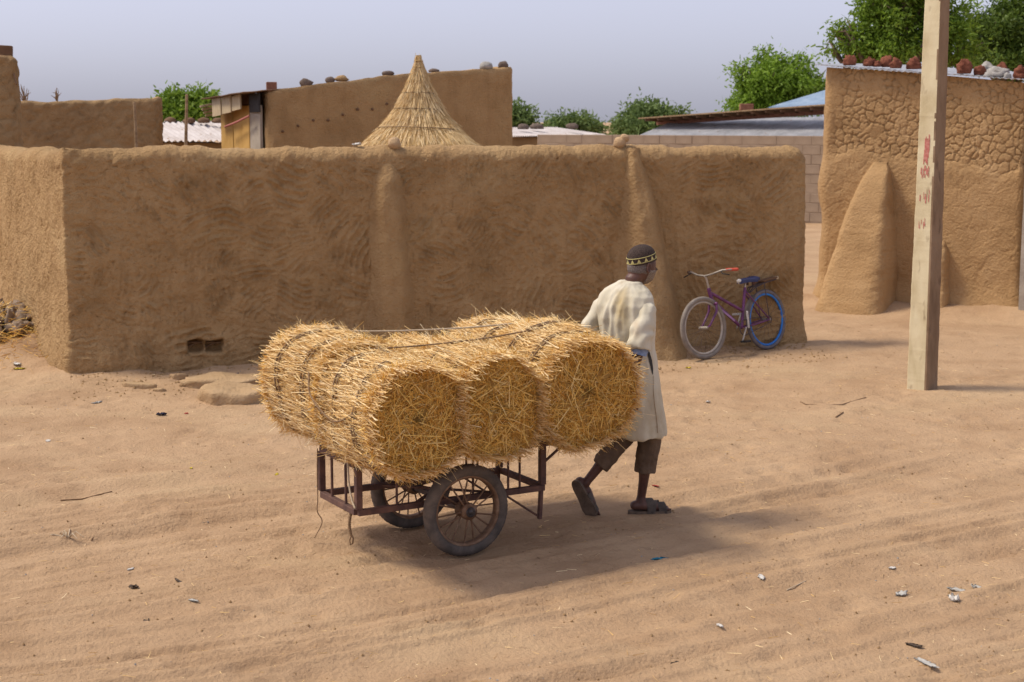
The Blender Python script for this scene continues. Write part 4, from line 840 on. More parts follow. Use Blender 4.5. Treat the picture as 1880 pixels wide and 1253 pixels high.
# dangling tail ropes
def twisted(name, top, L, r, label, seed, loop=True):
    rr = np.random.default_rng(seed); mb = MB(); t = np.linspace(0, 1, 40)
    for ph in (0, np.pi):
        sx = .012 * np.sin(t * 3 + seed); mb.tube(np.stack([sx + r * .9 * np.cos(t * 34 + ph), r * .9 * np.sin(t * 34 + ph), -t * L], -1), r * .9, 6)
    if loop: mb.tube([(.0, 0, -L), (-.012, 0, -L - .03), (-.008, 0, -L - .06), (.006, 0, -L - .05), (.010, 0, -L - .02), (0, 0, -L)], r * .8, 6)
    o = mb.build(name, M['rope']); o.location = tuple(top); return tag(o, label, 'rope')
twisted('dangling_rope', c2w(X0, -.17, ZB - .012), .14, .006, 'twisted rope end with a loop hanging from the cart tail rail', 3)
rope('dangling_rope', [c2w(X0 - .022, .262, .60), c2w(X0 - .025, .265, .44), c2w(X0 - .024, .265, .30), c2w(X0 - .03, .262, .22), c2w(X0 - .0, .262, .15), c2w(X0 - .05, .262, .06)], .0032, M['rope'], 'thin frayed cord hanging from the far tail corner post')
rope('dangling_rope', [c2w(X0 - .025, -.19, .66), c2w(X0 - .026, -.2, .5), c2w(X0 - .026, -.24, .40), c2w(X0 - .024, -.275, .36)], .006, M['rope_pale'], 'pale rope tied down beside the near tail corner post')

# ------------------------------------------------------------------ the man pulling the cart
person = empty('person', (*((FOOT_R + FOOT_L) / 2), 0)); tag(person, 'man in long cream tunic, knitted cap and sandals walking and pulling the straw cart', 'person')
YM = 9.68
HT = np.array([math.cos(math.radians(56)), math.sin(math.radians(56)), 0]); RT = np.array([HT[1], -HT[0], 0])     # torso heading, its right
HP = np.array([math.cos(math.radians(38)), math.sin(math.radians(38)), 0]); RP = np.array([HP[1], -HP[0], 0])     # pelvis
UP = V3(0, 0, 1)
pelvis = at(1156, 705, YM); chest = at(1152, 590, YM + .03); shc = at(1150, 548, YM + .04); nbase = at(1161, 519, YM + .05); hcen = at(1178, 487, YM + .09)
shR = shc + RT * .165; shL = shc - RT * .165
handR = c2w(1.22, -.185, .765); handL = c2w(1.22, .20, .765)
elbR = at(1177, 624, YM - .19); elbL = at(1081, 622, YM + .13)
hipR = pelvis + RP * .09 - UP * .04; hipL = pelvis - RP * .09 - UP * .04
gR = gh(*FOOT_R); gL = gh(*FOOT_L)
ankR = V3(FOOT_R[0] - .055, FOOT_R[1] - .005, gR + .095); kneR = at(1193, 803, YM - .03)
toeL = V3(FOOT_L[0] + .005, FOOT_L[1], gL + .02); ankL = at(1076, 886, 9.66); kneL = at(1141, 806, YM + .02)
body = MB()
body.tube([pelvis - UP * .02, (pelvis + chest) / 2, chest, shc - UP * .07], [.125, .12, .125, .07], 20, flat=1.0)
body.tube([shL + RT * .05 - UP * .04, shc - UP * .02, shR - RT * .05 - UP * .04], [.036, .045, .036], 14)
body.tube([nbase - UP * .06, nbase + UP * .02, hcen - UP * .05 - HT * .025], [.052, .049, .050], 16)
for s_, e_, h_ in ((shR, elbR, handR), (shL, elbL, handL)):
    wr = h_ + unit(e_ - h_) * .075
    si_ = s_ + unit(shc - s_) * .045 - UP * .045; body.tube([si_, si_ * .5 + e_ * .5, e_], [.036, .040, .037], 14); body.tube([e_, e_ * .6 + wr * .4, wr], [.040, .040, .027], 14)
    ax = np.append(LAT, 0); dn = unit(h_ - wr)
    body.lump(h_ - dn * .022, (.040, .040, .026), 3, .05, 1, 12, 16, 0, np.stack([ax, dn, np.cross(ax, dn)], 1))
    for k, (o_, l_) in enumerate(((-.030, .9), (-.010, 1.0), (.010, .97), (.029, .82))):
        c = h_ + ax * o_; fw = np.append(FWD, 0)
        body.tube([c - dn * .015 + UP * .012, c + dn * .012 * l_ + UP * .022, c + fw * .024 * l_ + UP * .008, c + fw * .022 * l_ - UP * .017, c - fw * .002 - UP * .026 * l_], [.0088, .0088, .0084, .008, .0072], 8)
    sgn = -1 if h_ is handR else 1
    c = h_ - ax * sgn * .038; body.tube([c - dn * .03, c - np.append(FWD, 0) * .012 + UP * .018 - ax * sgn * .008, c - np.append(FWD, 0) * .02 - UP * .012, c - UP * .026], [.011, .0105, .0095, .008], 8)
for hp, kn, an in ((hipR, kneR, ankR), (hipL, kneL, ankL)):
    body.tube([hp, hp * .5 + kn * .5, kn], [.085, .07, .052], 16); calf = kn * .65 + an * .35 + unit(np.cross(unit(an - kn), np.append(LAT, 0))) * -.008
    body.tube([kn, calf, kn * .3 + an * .7, an], [.047, .046, .033, .028], 16)
# feet: R planted, L pushing off on its toes
fdR = unit(V3(1, .10, 0)); heelR = ankR - fdR * .04 - UP * .045
body.tube([heelR, ankR + fdR * .04 - UP * .045, ankR + fdR * .11 - UP * .058, ankR + fdR * .165 - UP * .066], [.033, .038, .034, .018], 14, flat=.95)
body.tube([ankR, ankR - UP * .04], [.032, .036], 12)
toe_dir = unit(toeL - at(1056, 884, 9.62)); soleN = unit(np.cross(toe_dir, unit(V3(.78, .6, .1))))
sq = V3(-.55, -.80, .05); soleN = unit(sq - toe_dir * np.dot(sq, toe_dir))                                                     # outward from the sole: back towards the tail of the cart
heelL = at(1060, 890, 9.63)
side = np.cross(toe_dir, soleN)
body.tube([heelL - soleN * .04, heelL + toe_dir * .08 - soleN * .05, heelL + toe_dir * .17 - soleN * .036, heelL + toe_dir * .23 - soleN * .028], [.034, .039, .034, .018], 14)
body.tube([ankL, heelL - soleN * .045 + toe_dir * .03], [.032, .036], 12)
for k in range(5):                                                                  # toes
    o_ = (-.028 + .014 * k); b_ = ankR + fdR * (.160 - .008 * k) - UP * .070 + np.cross(fdR, UP) * -o_; body.tube([b_, b_ + fdR * (.030 - .004 * k)], [.0105 - .0008 * k, .008], 8)
    b_ = heelL + toe_dir * (.215 - .008 * k) - soleN * .022 + side * o_; body.tube([b_, b_ + toe_dir * (.032 - .004 * k)], [.0105 - .0008 * k, .008], 8)
# head
HH = np.array([math.cos(math.radians(34)), math.sin(math.radians(34)), 0]); HH = unit(HH - UP * .12); HR = unit(np.cross(HH, UP)); HU = np.cross(HR, HH)
def head_pt(f, r_, u_): return hcen + HH * f + HR * r_ + HU * u_
th = np.linspace(0, np.pi, 44)[:, None]; ph = (np.arange(64) / 64 * 2 * np.pi)[None]
f = np.sin(th) * np.cos(ph); l = np.sin(th) * np.sin(ph); u = np.cos(th) + 0 * ph
hf = f * .098; hl_ = l * .076; hu = u * .118
low = np.clip(-u, 0, 1); fr = np.clip(f, 0, 1)
hl_ = hl_ * (1 - .30 * low ** 1.5 * (.4 + .6 * fr)); hf = hf + .022 * low * fr - .012 * low * np.clip(-f, 0, 1)
hu = hu - .010 * low * fr
g_ = lambda a, b, c, w: np.exp(-(((l - a) / w) ** 2 + ((u - b) / c) ** 2)) * (f > 0)
hf = hf + .028 * g_(0, -.18, .16, .13) + .012 * g_(0, -.02, .2, .10) + .010 * g_(0, .18, .10, .6) - .012 * g_(.38, .04, .10, .17) - .012 * g_(-.38, .04, .10, .17) + .008 * g_(0, -.48, .06, .24) + .006 * g_(0, -.60, .05, .2) + .010 * g_(0, -.85, .12, .3)
H3 = hcen + hf[..., None] * HH + hl_[..., None] * (-HR) + hu[..., None] * HU
body.grid(H3, False, True)
for s in (-1, 1):
    c = head_pt(-.004, s * .078, -.012); a_ = np.linspace(0, 2 * np.pi, 16)
    body.tube([c + HU * .030 * math.cos(t) + HH * (.016 * math.sin(t) - .004) + HR * s * (.008 - .006 * math.sin(t)) for t in a_], .0062, 7, False); body.lump(c - HR * s * .002, (.013, .006, .026), 2, .05, 1, 8, 10, 0, np.stack([HH, HR, HU], 1))
    for q in (.03,): body.lump(head_pt(.082, s * q, .006), (.011, .011, .011), 1, 0, 1, 8, 10)
remesh(body, 'body', .0058, M['skin'], person, 3)
# hair below the cap, beard round the jaw
def shell(name, cond, d, amp, mt, seed, sc):
    D3 = H3 + gridn * (d + amp * n3(H3, sc, seed, 2)[..., None]) * cond[..., None] - gridn * (.010 * (1 - cond))[..., None]
    return MB().grid(D3, False, True).build(name, mt, person, True, True)
gridn = gridnormals(H3); gridn *= np.sign(np.einsum('ijk,ijk->ij', gridn, H3 - hcen).mean())
shell('hair', (sst(.25, -.05, f) * sst(-.62, -.42, u) * sst(.75, .55, u) + 0 * f), .0015, .002, M['grey_hair'], 4, 60)
bd = sst(-.10, -.30, u) * sst(-.05, .2, f) * (1 - .9 * g_(0, -.52, .07, .24)) * sst(.0, .06, np.abs(l) + .8 * (u < -.42))
shell('beard', np.clip(bd, 0, 1), .007, .008, M['beard'], 6, 55)
# cap
capR = np.stack([HH, -HR, HU], 1); tilt_ = np.array(Matrix.Rotation(math.radians(-19), 3, 'Y')); CR = capR @ tilt_
cap0 = hcen + HU * .030 - HH * .003
def cap_pt(t, z, k=1.0):
    rr = np.sqrt(np.clip(1 - (np.maximum(z, 0) / .103) ** 2.6, 0, 1)); return cap0 + CR @ np.array([.103 * k * rr * math.cos(t), .084 * k * rr * math.sin(t), z])
ring = lambda z, k=1.0: [cap_pt(t, z, k) for t in np.linspace(0, 2 * np.pi, 48, endpoint=False)]
capo = MB().grid(np.array([ring(z) for z in (-.012, .0, .01, .02, .03, .04, .05, .06, .07, .078, .086, .092, .097, .1005, .1029)]), False, True).build('cap', M['cap'], person, True, True)
for z in (.002, .034):
    c = ring(z, 1.002); MB().tube(c + c[:2], .0023, 6, False).build('cap_stripe', M['cap_yellow'], capo, True, True)
for k in range(13):
    t = k / 13 * 2 * np.pi + .1; w = .13
    MB().add(np.array([cap_pt(t - w, .006, 1.018), cap_pt(t, .006, 1.022), cap_pt(t + w, .006, 1.018), cap_pt(t, .030, 1.022)]), [[0, 1, 3], [1, 2, 3]]).build('cap_triangle', M['cap_yellow'], capo, False, True)
# trousers
tr = MB()
hemR = kneR * .44 + ankR * .56; hemL = kneL * .38 + ankL * .62
for hp, kn, he, w in ((hipR, kneR, hemR, .066), (hipL, kneL, hemL, .062)):
    tr.tube([hp, hp * .5 + kn * .5, kn, kn * .5 + he * .5, he], [.10, .088, .074, .070, w], 22, False)
tr.tube([pelvis + UP * .03, pelvis - UP * .06], [.14, .13], 20)
def tr_fold(co, nr):
    k = .010 * n3(co * [1, 1, .55], 16, 31, 2) + .005 * n3(co, 45, 34, 2); return co + nr * k[:, None]
remesh(tr, 'trousers', .006, M['trousers'], person, 1, tr_fold)
# tunic
tun = MB()
def ring_at(c, rdir, fdir, a, b, n=40, ex=2.3):
    t = np.arange(n) / n * 2 * np.pi; ca, sa = np.cos(t), np.sin(t); r_ = (np.abs(ca) ** ex + np.abs(sa) ** ex) ** (-1 / ex)
    return c + (r_ * ca)[:, None] * a * rdir + (r_ * sa)[:, None] * b * fdir
st = [(1170, 797, .205, .165, 36, 0), (1169, 775, .20, .16, 36, 0), (1166, 740, .19, .15, 38, 0), (1163, 700, .182, .145, 41, 0), (1158, 660, .178, .142, 45, 0), (1154, 620, .180, .142, 50, 0), (1151, 585, .188, .143, 54, .01), (1150, 560, .196, .135, 56, .02), (1150, 543, .190, .115, 56, .03), (1151, 531, .150, .095, 56, .04), (1155, 521, .085, .078, 54, .05), (1157, 517, .074, .070, 52, .05)]
rings = []
for (uu, vv, a_, b_, yaw, dy) in st:
    y_ = math.radians(yaw); hd = np.array([math.cos(y_), math.sin(y_), 0]); rings.append(ring_at(at(uu, vv, YM + dy), np.array([hd[1], -hd[0], 0]), hd, a_, b_))
tun.loft(np.array(rings))
cuffR = elbR * .86 + handR * .14; cuffL = elbL * .6 + handL * .4
slv = MB(); slv.tube([shR - RT * .11 - UP * .004, shR - RT * .045 - UP * .012, shR * .75 + elbR * .25 - RT * .012, shR * .4 + elbR * .6, elbR * .93 + shR * .07, cuffR], [.050, .060, .066, .067, .070, .077], 22, False)
slw = MB(); slw.tube([shL + RT * .11 - UP * .004, shL + RT * .045 - UP * .012, shL * .75 + elbL * .25 + RT * .012, shL * .4 + elbL * .6, elbL, cuffL], [.050, .060, .066, .068, .072, .074], 22, False)
def tun_fold(co, nr):
    z = co[:, 2]; d = co - pelvis; a = np.arctan2(d @ HP, d @ RP); lowk = sst(1.15, .55, z)
    k = .009 * np.sin(a * 7 + 2.5 * vn(z * 3, a * 1.2, 41)) * lowk + .003 * np.sin(a * 15 + 3 * vn(z * 4, a * 2, 42)) * (.35 + .65 * lowk)
    s_back = (d @ RT); k = k + .0045 * np.sin(s_back * 55 + 3.5 * vn(z * 5, s_back * 9, 43)) * sst(1.48, 1.36, z) * sst(.8, 1.1, z)
    k = k + .006 * n3(co * [1, 1, .35], 8, 44, 2) + .005 * (1 - 2.2 * np.abs(n3(co * [1, 1, .45], 13, 49, 2))).clip(-1, 1) + .0022 * (1 - 2.2 * np.abs(n3(co * [1, 1, .6], 30, 52, 2))).clip(-1, 1)
    back = sst(.02, -.04, d @ HT) * sst(1.46, 1.34, z) * sst(.62, .95, z)
    for (x0, sl, am, wd) in ((-.105, .05, .012, .016), (-.055, -.03, .010, .013), (.0, .06, .012, .018), (.045, -.08, .009, .012), (.10, -.12, .013, .017), (.14, .02, .009, .012)):
        k = k + am * np.exp(-((s_back - x0 - sl * (z - 1.2) - .012 * vn(z * 6, x0 * 90 + 0 * z, 47)) / wd) ** 2) * back * (.45 + .55 * sst(-.4, .3, vn(z * 3 + x0 * 50, 0 * z, 48)))
    for s_, e_ in ((shR, elbR), (shL, elbL)):
        q = e_ - s_; t = np.clip((co - s_) @ q / (q @ q), 0, 1.3); dist = np.linalg.norm(co - s_ - t[:, None] * q, axis=1)
        k = k + .005 * np.sin(t * 13 + 4 * vn(co[:, 0] * 9, co[:, 2] * 9, 46)) * sst(.13, .09, dist) * sst(.25, .6, t)
    return co + nr * k[:, None]
cm = mat('tunic_cotton', [(.28, (.43, .375, .255)), (.48, (.55, .505, .385)), (.72, (.64, .60, .50))], 5, .9, .25, 170, .003, speck=((.40, .29, .13), .60, .16), speck_scale=5, stretch=(1, 1, .45))
def stain_shade(m, centre, radii, colour, amount):                        # soft ragged patch
    nt = m.node_tree; N = nt.nodes; L = nt.links; p = N['Principled BSDF']; src = p.inputs['Base Color'].links[0].from_socket
    tc = N.new('ShaderNodeTexCoord'); mp = N.new('ShaderNodeMapping'); mp.inputs['Location'].default_value = [-c / r_ for c, r_ in zip(centre, radii)]; mp.inputs['Scale'].default_value = [1 / r_ for r_ in radii]
    nz = N.new('ShaderNodeTexNoise'); nz.inputs['Scale'].default_value = 9; nz.inputs['Detail'].default_value = 5; L.new(tc.outputs['Object'], nz.inputs['Vector'])
    ln = N.new('ShaderNodeVectorMath'); ln.operation = 'LENGTH'; L.new(tc.outputs['Object'], mp.inputs[0]); L.new(mp.outputs[0], ln.inputs[0])
    ad = N.new('ShaderNodeMath'); ad.operation = 'MULTIPLY_ADD'; ad.inputs[1].default_value = 1.3; L.new(nz.outputs[0], ad.inputs[0]); L.new(ln.outputs['Value'], ad.inputs[2])
    mr = N.new('ShaderNodeMapRange'); mr.inputs['From Min'].default_value = .75; mr.inputs['From Max'].default_value = 1.6; mr.inputs['To Min'].default_value = amount; mr.inputs['To Max'].default_value = 0; L.new(ad.outputs[0], mr.inputs[0])
    mx = N.new('ShaderNodeMix'); mx.data_type = 'RGBA'; L.new(mr.outputs[0], mx.inputs['Factor']); L.new(src, mx.inputs[6]); mx.inputs[7].default_value = (*colour, 1); L.new(mx.outputs[2], p.inputs['Base Color'])
pl = np.array(person.location)
stain_shade(cm, at(1142, 565, YM - .1) - pl, (.07, .12, .20), (.38, .28, .12), .85); stain_shade(cm, at(1185, 760, YM - .1) - pl, (.16, .2, .18), (.34, .26, .16), .55); stain_shade(cm, at(1168, 600, YM - .2) - pl, (.03, .1, .14), (.42, .31, .2), .5)  # back patch is sweat; the large low one paints the bale's shadow
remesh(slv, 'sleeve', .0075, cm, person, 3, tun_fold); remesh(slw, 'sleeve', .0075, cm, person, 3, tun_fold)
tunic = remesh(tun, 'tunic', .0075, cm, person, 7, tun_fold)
cf = unit(handR - elbR); MB().tube([cuffR - cf * .02, cuffR + cf * .035], [.068, .060], 20, False).build('inner_sleeve', M['blue_cloth'], person, True, True)
cf = unit(handL - elbL); MB().tube([cuffL - cf * .02, cuffL + cf * .03], [.062, .056], 20, False).build('inner_sleeve', M['blue_cloth'], person, True, True)
from mathutils.bvhtree import BVHTree
me = tunic.data; bvh = BVHTree.FromPolygons([v.co + person.location for v in me.vertices], [p.vertices[:] for p in me.polygons])
def hit(u, v, lift=.002):
    o = Vector((0, 0, EYE)); d = Vector(ray(u, v)).normalized(); h = bvh.ray_cast(o, d); return (np.array(h[0]) + np.array(h[1]) * lift) if h[0] is not None else None
def strip(name, left, right, mt):
    A = [hit(*p, .005) for p in left]; B = [hit(*p, .005) for p in right]; k = [i for i in range(len(A)) if A[i] is not None and B[i] is not None]
    if len(k) > 1: MB().grid(np.array([[A[i], B[i]] for i in k])).build(name, mt, tunic, True, True)
strip('pocket_slit', [(1186, 638), (1188, 650), (1191, 664), (1194, 676), (1197, 688)], [(1187, 638), (1192, 648), (1196, 662), (1198, 676), (1198, 688)], M['black'])
vv_ = np.arange(690, 796, 7); strip('side_seam', [(1198.4 + (v - 690) * .06 + 1.5 * math.sin(v * .05), v) for v in vv_], [(1199 + (v - 690) * .066 + 1.5 * math.sin(v * .05), v) for v in vv_], M['rope'])
# sandals
def sandal(heel, fd, up, ln, strap):
    sd_ = np.cross(fd, up); t = np.linspace(0, 1, 26); w = np.interp(t, [0, .06, .2, .45, .72, .9, 1], [.012, .028, .036, .036, .048, .038, .010])
    up_pts = []
    for sgn in (1, -1):
        up_pts.append(np.array([heel + fd * ln * q + sd_ * sgn * ww for q, ww in zip(t, w)]))
    outl = np.vstack([up_pts[0], up_pts[1][::-1]]); mb = MB(); mb.loft(np.array([outl - up * .018, outl - up * .016 + 0, outl + up * .0, outl + up * .003]))
    o = mb.build('sandal', M['sole'], person, False, True, .003)
    for (q, h, w_, tw) in strap:
        c = heel + fd * ln * q; a = np.linspace(-.15, math.pi + .15, 14); P = np.array([[c + sd_ * w_ * math.cos(x) + up * (h * math.sin(x)) + fd * (e + tw * math.cos(x)) for e in (-.026, -.018, .018, .026)] for x in a])
        P2 = P + 0; mb = MB(); mb.grid(P); k = unit(up); mb.grid((P2 + k * .004)[:, ::-1]); mb.build('strap', M['sandal'], o, True, True)
    return o
sandal(ankR - fdR * .085 - UP * .083, fdR, UP, .285, [(.74, .054, .043, .012), (.60, .066, .043, -.02), (.46, .082, .042, .016)])
sandal(heelL - toe_dir * .035, toe_dir, -soleN, .285, [(.74, .056, .044, .012), (.58, .070, .044, -.02)])

# ------------------------------------------------------------------ bicycle (local x from front wheel to rear wheel)
bz = (gh(*BIKE_F) + gh(*BIKE_R)) / 2
bike = empty('bicycle', (*BIKE_F, bz), BIKE_RZ, math.radians(-7)); bike.rotation_mode = 'ZYX' if False else 'XYZ'
tag(bike, 'purple step through bicycle with grey front tyre leaning against the mud wall', 'bicycle')
BR = .338
def bike_wheel(x, tyre, rim, tw, steer=0):
    w = MB().torus((0, 0, 0), (0, 1, 0), BR - tw, tw, 64, 10).build('wheel', tyre, bike); w.location = (x, 0, BR); w.rotation_euler = (0, 0, steer)
    MB().torus((0, 0, 0), (0, 1, 0), BR - 2 * tw - .008, .014, 64, 8, .9).build('rim', rim, w)
    MB().tube([(0, -.05, 0), (0, .05, 0)], .018, 10).build('hub', M['alloy'], w)
    mb = MB()
    for k in range(28):
        t = k / 28 * 2 * np.pi; mb.tube([(.018 * math.cos(t + .6), (-1) ** k * .03, .018 * math.sin(t + .6)), ((BR - 2 * tw - .01) * math.cos(t), 0, (BR - 2 * tw - .01) * math.sin(t))], .0011, 4, False)
    mb.build('spokes', M['steel_dark'], w); return w
bike_wheel(0, M['grey_tyre'], M['alloy'], .026, math.radians(-4)); bike_wheel(1.06, M['dark_tyre'], M['blue_rim'], .023)
def bt(name, pts, r, mt='purple', n=10): return MB().tube(pts, r, n).build(name, M[mt], bike)
BB = V3(.63, 0, .285); HT0, HT1 = V3(.175, 0, .60), V3(.135, 0, .745); SEAT = V3(.735, 0, .71); RH = V3(1.06, 0, BR)
bt('head_tube', [HT0, HT1], .021); bt('top_tube', [HT1 * .75 + HT0 * .25, BB * .58 + SEAT * .42], .017); bt('down_tube', [HT0 * .8 + HT1 * .2, BB], .018)
bt('seat_tube', [BB, SEAT], .017); bt('seat_post', [SEAT, V3(.757, 0, .80)], .012, 'alloy')
for s in (-1, 1):
    bt('fork_blade', [V3(.18, s * .052, .58), V3(.17, s * .055, .5), V3(.05, s * .052, .36), V3(.0, s * .05, BR)], [.014, .014, .011, .009])
    bt('chain_stay', [BB + V3(.02, s * .025, 0), V3(.8, s * .045, .305), RH + V3(0, s * .055, 0)], .009); bt('seat_stay', [SEAT * .92 + BB * .08 + V3(0, s * .015, 0), RH + V3(0, s * .055, 0)], .008)
    bt('rack_stay', [V3(1.04, s * .065, BR + .02), V3(1.0, s * .06, .735)], .005, 'steel_dark')
bt('fork_crown', [V3(.178, -.055, .585), V3(.178, .055, .585)], .017)
bt('stem', [HT1, V3(.105, 0, .855), V3(.085, 0, .885)], .0125, 'alloy')
bt('handlebar', [V3(.17, -.30, .94), V3(.12, -.22, .94), V3(.085, -.10, .905), V3(.085, 0, .89), V3(.085, .10, .905), V3(.12, .22, .94), V3(.17, .30, .94)], .011, 'bar_metal')
bt('grip', [V3(.15, -.255, .942), V3(.215, -.345, .938)], .017, 'red_grip'); bt('grip', [V3(.15, .255, .942), V3(.215, .345, .938)], .017, 'brown_board')
for s in (-1, 1): bt('brake_lever', [V3(.11, s * .21, .93), V3(.08, s * .25, .905), V3(.11, s * .32, .89)], .006, 'black')
t_ = np.linspace(0, 1, 16); sw = np.interp(t_, [0, .1, .45, .75, 1], [.02, .03, .045, .10, .085]); sadd = np.array([[(.63 + .27 * q, w * c, .815 + .012 * math.sin(q * 3) - .02 * abs(c) ** 2 + (.02 if q > .8 else 0) * q) for c in np.linspace(-1, 1, 12)] for q, w in zip(t_, sw)])
mb = MB(); mb.grid(sadd); lo = sadd.copy(); lo[..., 2] -= .032; mb.grid(lo[:, ::-1]); mb.grid(np.stack([sadd[:, 0], lo[:, 0]], 1)); mb.grid(np.stack([lo[:, -1], sadd[:, -1]], 1)); mb.grid(np.stack([lo[0], sadd[0]], 0)); mb.grid(np.stack([sadd[-1], lo[-1]], 0)); mb.build('saddle', M['navy'], bike)
MB().lump((.645, 0, .795), (.03, .028, .028), 2, .1).build('saddle_nose', M['white_plastic'], bike)
for s in (-1, 1): MB().tube([(.83, s * .05, .77), (.83, s * .05, .74), (.83, s * .05, .76)], .022, 8).build('saddle_spring', M['rust'], bike)
for s in (-.055, -.02, .02, .055): bt('rack_rod', [V3(.79, s * .5, .66), V3(.85, s, .71), V3(1.0, s, .745), V3(1.22, s, .775)], .006, 'steel_dark')
MB().box((1.12, 0, .782), (.24, .13, .02), np.array(Matrix.Rotation(-.13, 3, 'Y'))).build('rack_board', M['brown_board'], bike, False, bevel=.004)
MB().box((1.24, 0, .79), (.05, .12, .035), np.array(Matrix.Rotation(-.13, 3, 'Y'))).build('rack_end', M['pale_wood'], bike, False, bevel=.006)
MB().torus((BB[0], -.045, BB[2]), (0, 1, 0), .085, .006, 36, 6).build('chainring', M['steel_dark'], bike); MB().torus((1.06, -.045, BR), (0, 1, 0), .04, .005, 24, 6).build('sprocket', M['steel_dark'], bike)
bt('chain', [V3(BB[0], -.045, BB[2] + .085), V3(1.06, -.045, BR + .04)], .004, 'steel_dark', 5); bt('chain', [V3(BB[0], -.045, BB[2] - .085), V3(1.06, -.045, BR - .04)], .004, 'steel_dark', 5)
bt('crank', [BB + V3(0, -.065, 0), BB + V3(-.09, -.075, -.14)], .010, 'alloy'); bt('crank', [BB + V3(0, .065, 0), BB + V3(.09, .075, .14)], .010, 'alloy')
MB().box(BB + V3(-.09, -.12, -.145), (.09, .08, .022)).build('pedal', M['black'], bike, False, bevel=.004); MB().box(BB + V3(.09, .12, .145), (.09, .08, .022)).build('pedal', M['white_plastic'], bike, False, bevel=.004)
a_ = np.linspace(.3, 1.5, 16); P = np.array([[(1.06 - (BR + .012) * math.cos(x), w, BR + (BR + .012) * math.sin(x)) for w in (-.03, -.018, .018, .03)] for x in np.linspace(.1, 1.0, 14)])
mb = MB(); mb.grid(P); mb.grid((P - [0, 0, .003])[:, ::-1]); mb.build('mudguard', M['grey_tyre'], bike)
MB().bar((.30, -.0195, .505), (.50, -.0195, .372), .002, .022).build('decal', M['lilac'], bike, False)
bt('kickstand', [BB + V3(.06, -.05, .0), BB + V3(.04, -.06, .17)], .012, 'white_plastic')

# ------------------------------------------------------------------ litter and loose things on the ground
def scrap(name, u, v, size, mt, label, seed, cat='litter', h=.5, z=None, group=None):
    r = np.random.default_rng(seed); n, m = 9, 9; a, b = np.meshgrid(np.linspace(-1, 1, n), np.linspace(-1, 1, m), indexing='ij'); sx, sy = size
    k = 1 - .45 * (np.hypot(a, b) > 1.0) ; Zs = (np.abs(fbm(a * 1.6 + seed, b * 1.6, seed, 3)) * 1.4 + .05) * min(sx, sy) * h * .7
    P = np.stack([a * sx * k * (1 + .25 * vn(a * 2, b * 2, seed + 1)), b * sy * k * (1 + .25 * vn(b * 2, a * 2, seed + 2)), Zs], -1)
    mb = MB(); mb.grid(P); Q = P.copy(); Q[..., 2] -= .003; mb.grid(Q[:, ::-1]); p = on(u, v) if z is None else at(u, v, z)
    o = mb.build(name, mt); o.location = tuple(p + V3(0, 0, .004)); o.rotation_euler = (0, 0, r.uniform(0, 6)); return tag(o, label, cat, group)
scrap('plastic_scrap', 1213, 1025, (.055, .03), M['turquoise'], 'crumpled turquoise plastic scrap on the wheel tracks', 1, h=.9)
scrap('plastic_scrap', 1398, 1061, (.05, .022), M['white_plastic'], 'frayed whitish plastic strip lying alone between wheel tracks', 2)
scrap('plastic_scrap', 1655, 1085, (.045, .03), M['grey_plastic'], 'ragged grey white plastic scrap with torn lobes', 3, h=.9)
scrap('plastic_scrap', 1760, 1075, (.075, .026), M['grey_plastic'], 'twisted bow shaped grey plastic bag piece', 4, h=.9)
scrap('plastic_scrap', 1793, 1068, (.03, .03), M['grey_plastic'], 'small bluish grey plastic tuft beside the bow shaped piece', 5, h=1.1)
scrap('plastic_scrap', 1751, 1113, (.03, .045), M['white_plastic'], 'upright folded white plastic scrap casting a small shadow', 6, h=1.6)
scrap('plastic_scrap', 1638, 1034, (.03, .02), M['white_plastic'], 'tiny white plastic chip on the sand above the torn scrap', 7)
scrap('plastic_scrap', 1320, 1145, (.045, .015), M['white_plastic'], 'thin white plastic shred near the sand ridge', 8)
scrap('plastic_scrap', 1700, 1228, (.09, .022), M['grey_plastic'], 'long pale green grey plastic strip half buried in sand', 9)
scrap('leaf_litter', 1678, 1193, (.05, .016), M['dark_litter'], 'dark curled dry leaf lying on the track', 10, h=.9)
scrap('dung', 1240, 1215, (.06, .025), M['dark_litter'], 'dark brown dung crumb at the foot of a sand ridge', 11, h=1.0)
scrap('plastic_scrap', 508, 869, (.04, .014), M['yellow'], 'bright yellow wrapper beside the cart tail', 12, h=1.0)
scrap('plastic_scrap', 351, 863, (.02, .012), M['yellow'], 'small dull yellow scrap on open sand', 13)
scrap('plastic_scrap', 88, 808, (.05, .02), M['white_plastic'], 'pale plastic scrap alone on the sand left of the cart', 14)
scrap('plastic_scrap', 178, 738, (.065, .03), M['grey_plastic'], 'clear grey plastic bag scrap in front of the wall corner', 15, h=.8)
scrap('rag', 296, 759, (.055, .035), M['navy_rag'], 'crumpled navy blue rag on the sand before the mud slab', 16, h=1.2)
scrap('rag', 342, 757, (.022, .018), M['red_rag'], 'tiny red rag beside the mud slab', 17, h=.9)
scrap('plastic_scrap', 1203, 898, (.035, .012), M['red_rag'], 'shredded red plastic bits in front of the man', 18)
scrap('plastic_scrap', 353, 1112, (.05, .016), M['grey_plastic'], 'pale flattened plastic sliver on the left wheel tracks', 19)
scrap('leaf_litter', 268, 1140, (.045, .02), M['dark_litter'], 'dark purplish dry leaf on the left wheel tracks', 20, h=.8)
scrap('leaf_litter', 245, 1078, (.022, .03), M['dark_litter'], 'curled brown dry leaf standing on edge', 21, h=1.3)
scrap('leaf_litter', 330, 1070, (.07, .012), M['dark_litter'], 'long dark strip of dry leaves along a track', 22, h=.8)
scrap('plastic_scrap', 240, 1046, (.035, .014), M['white_plastic'], 'small pale paper piece above the dry leaves', 23)
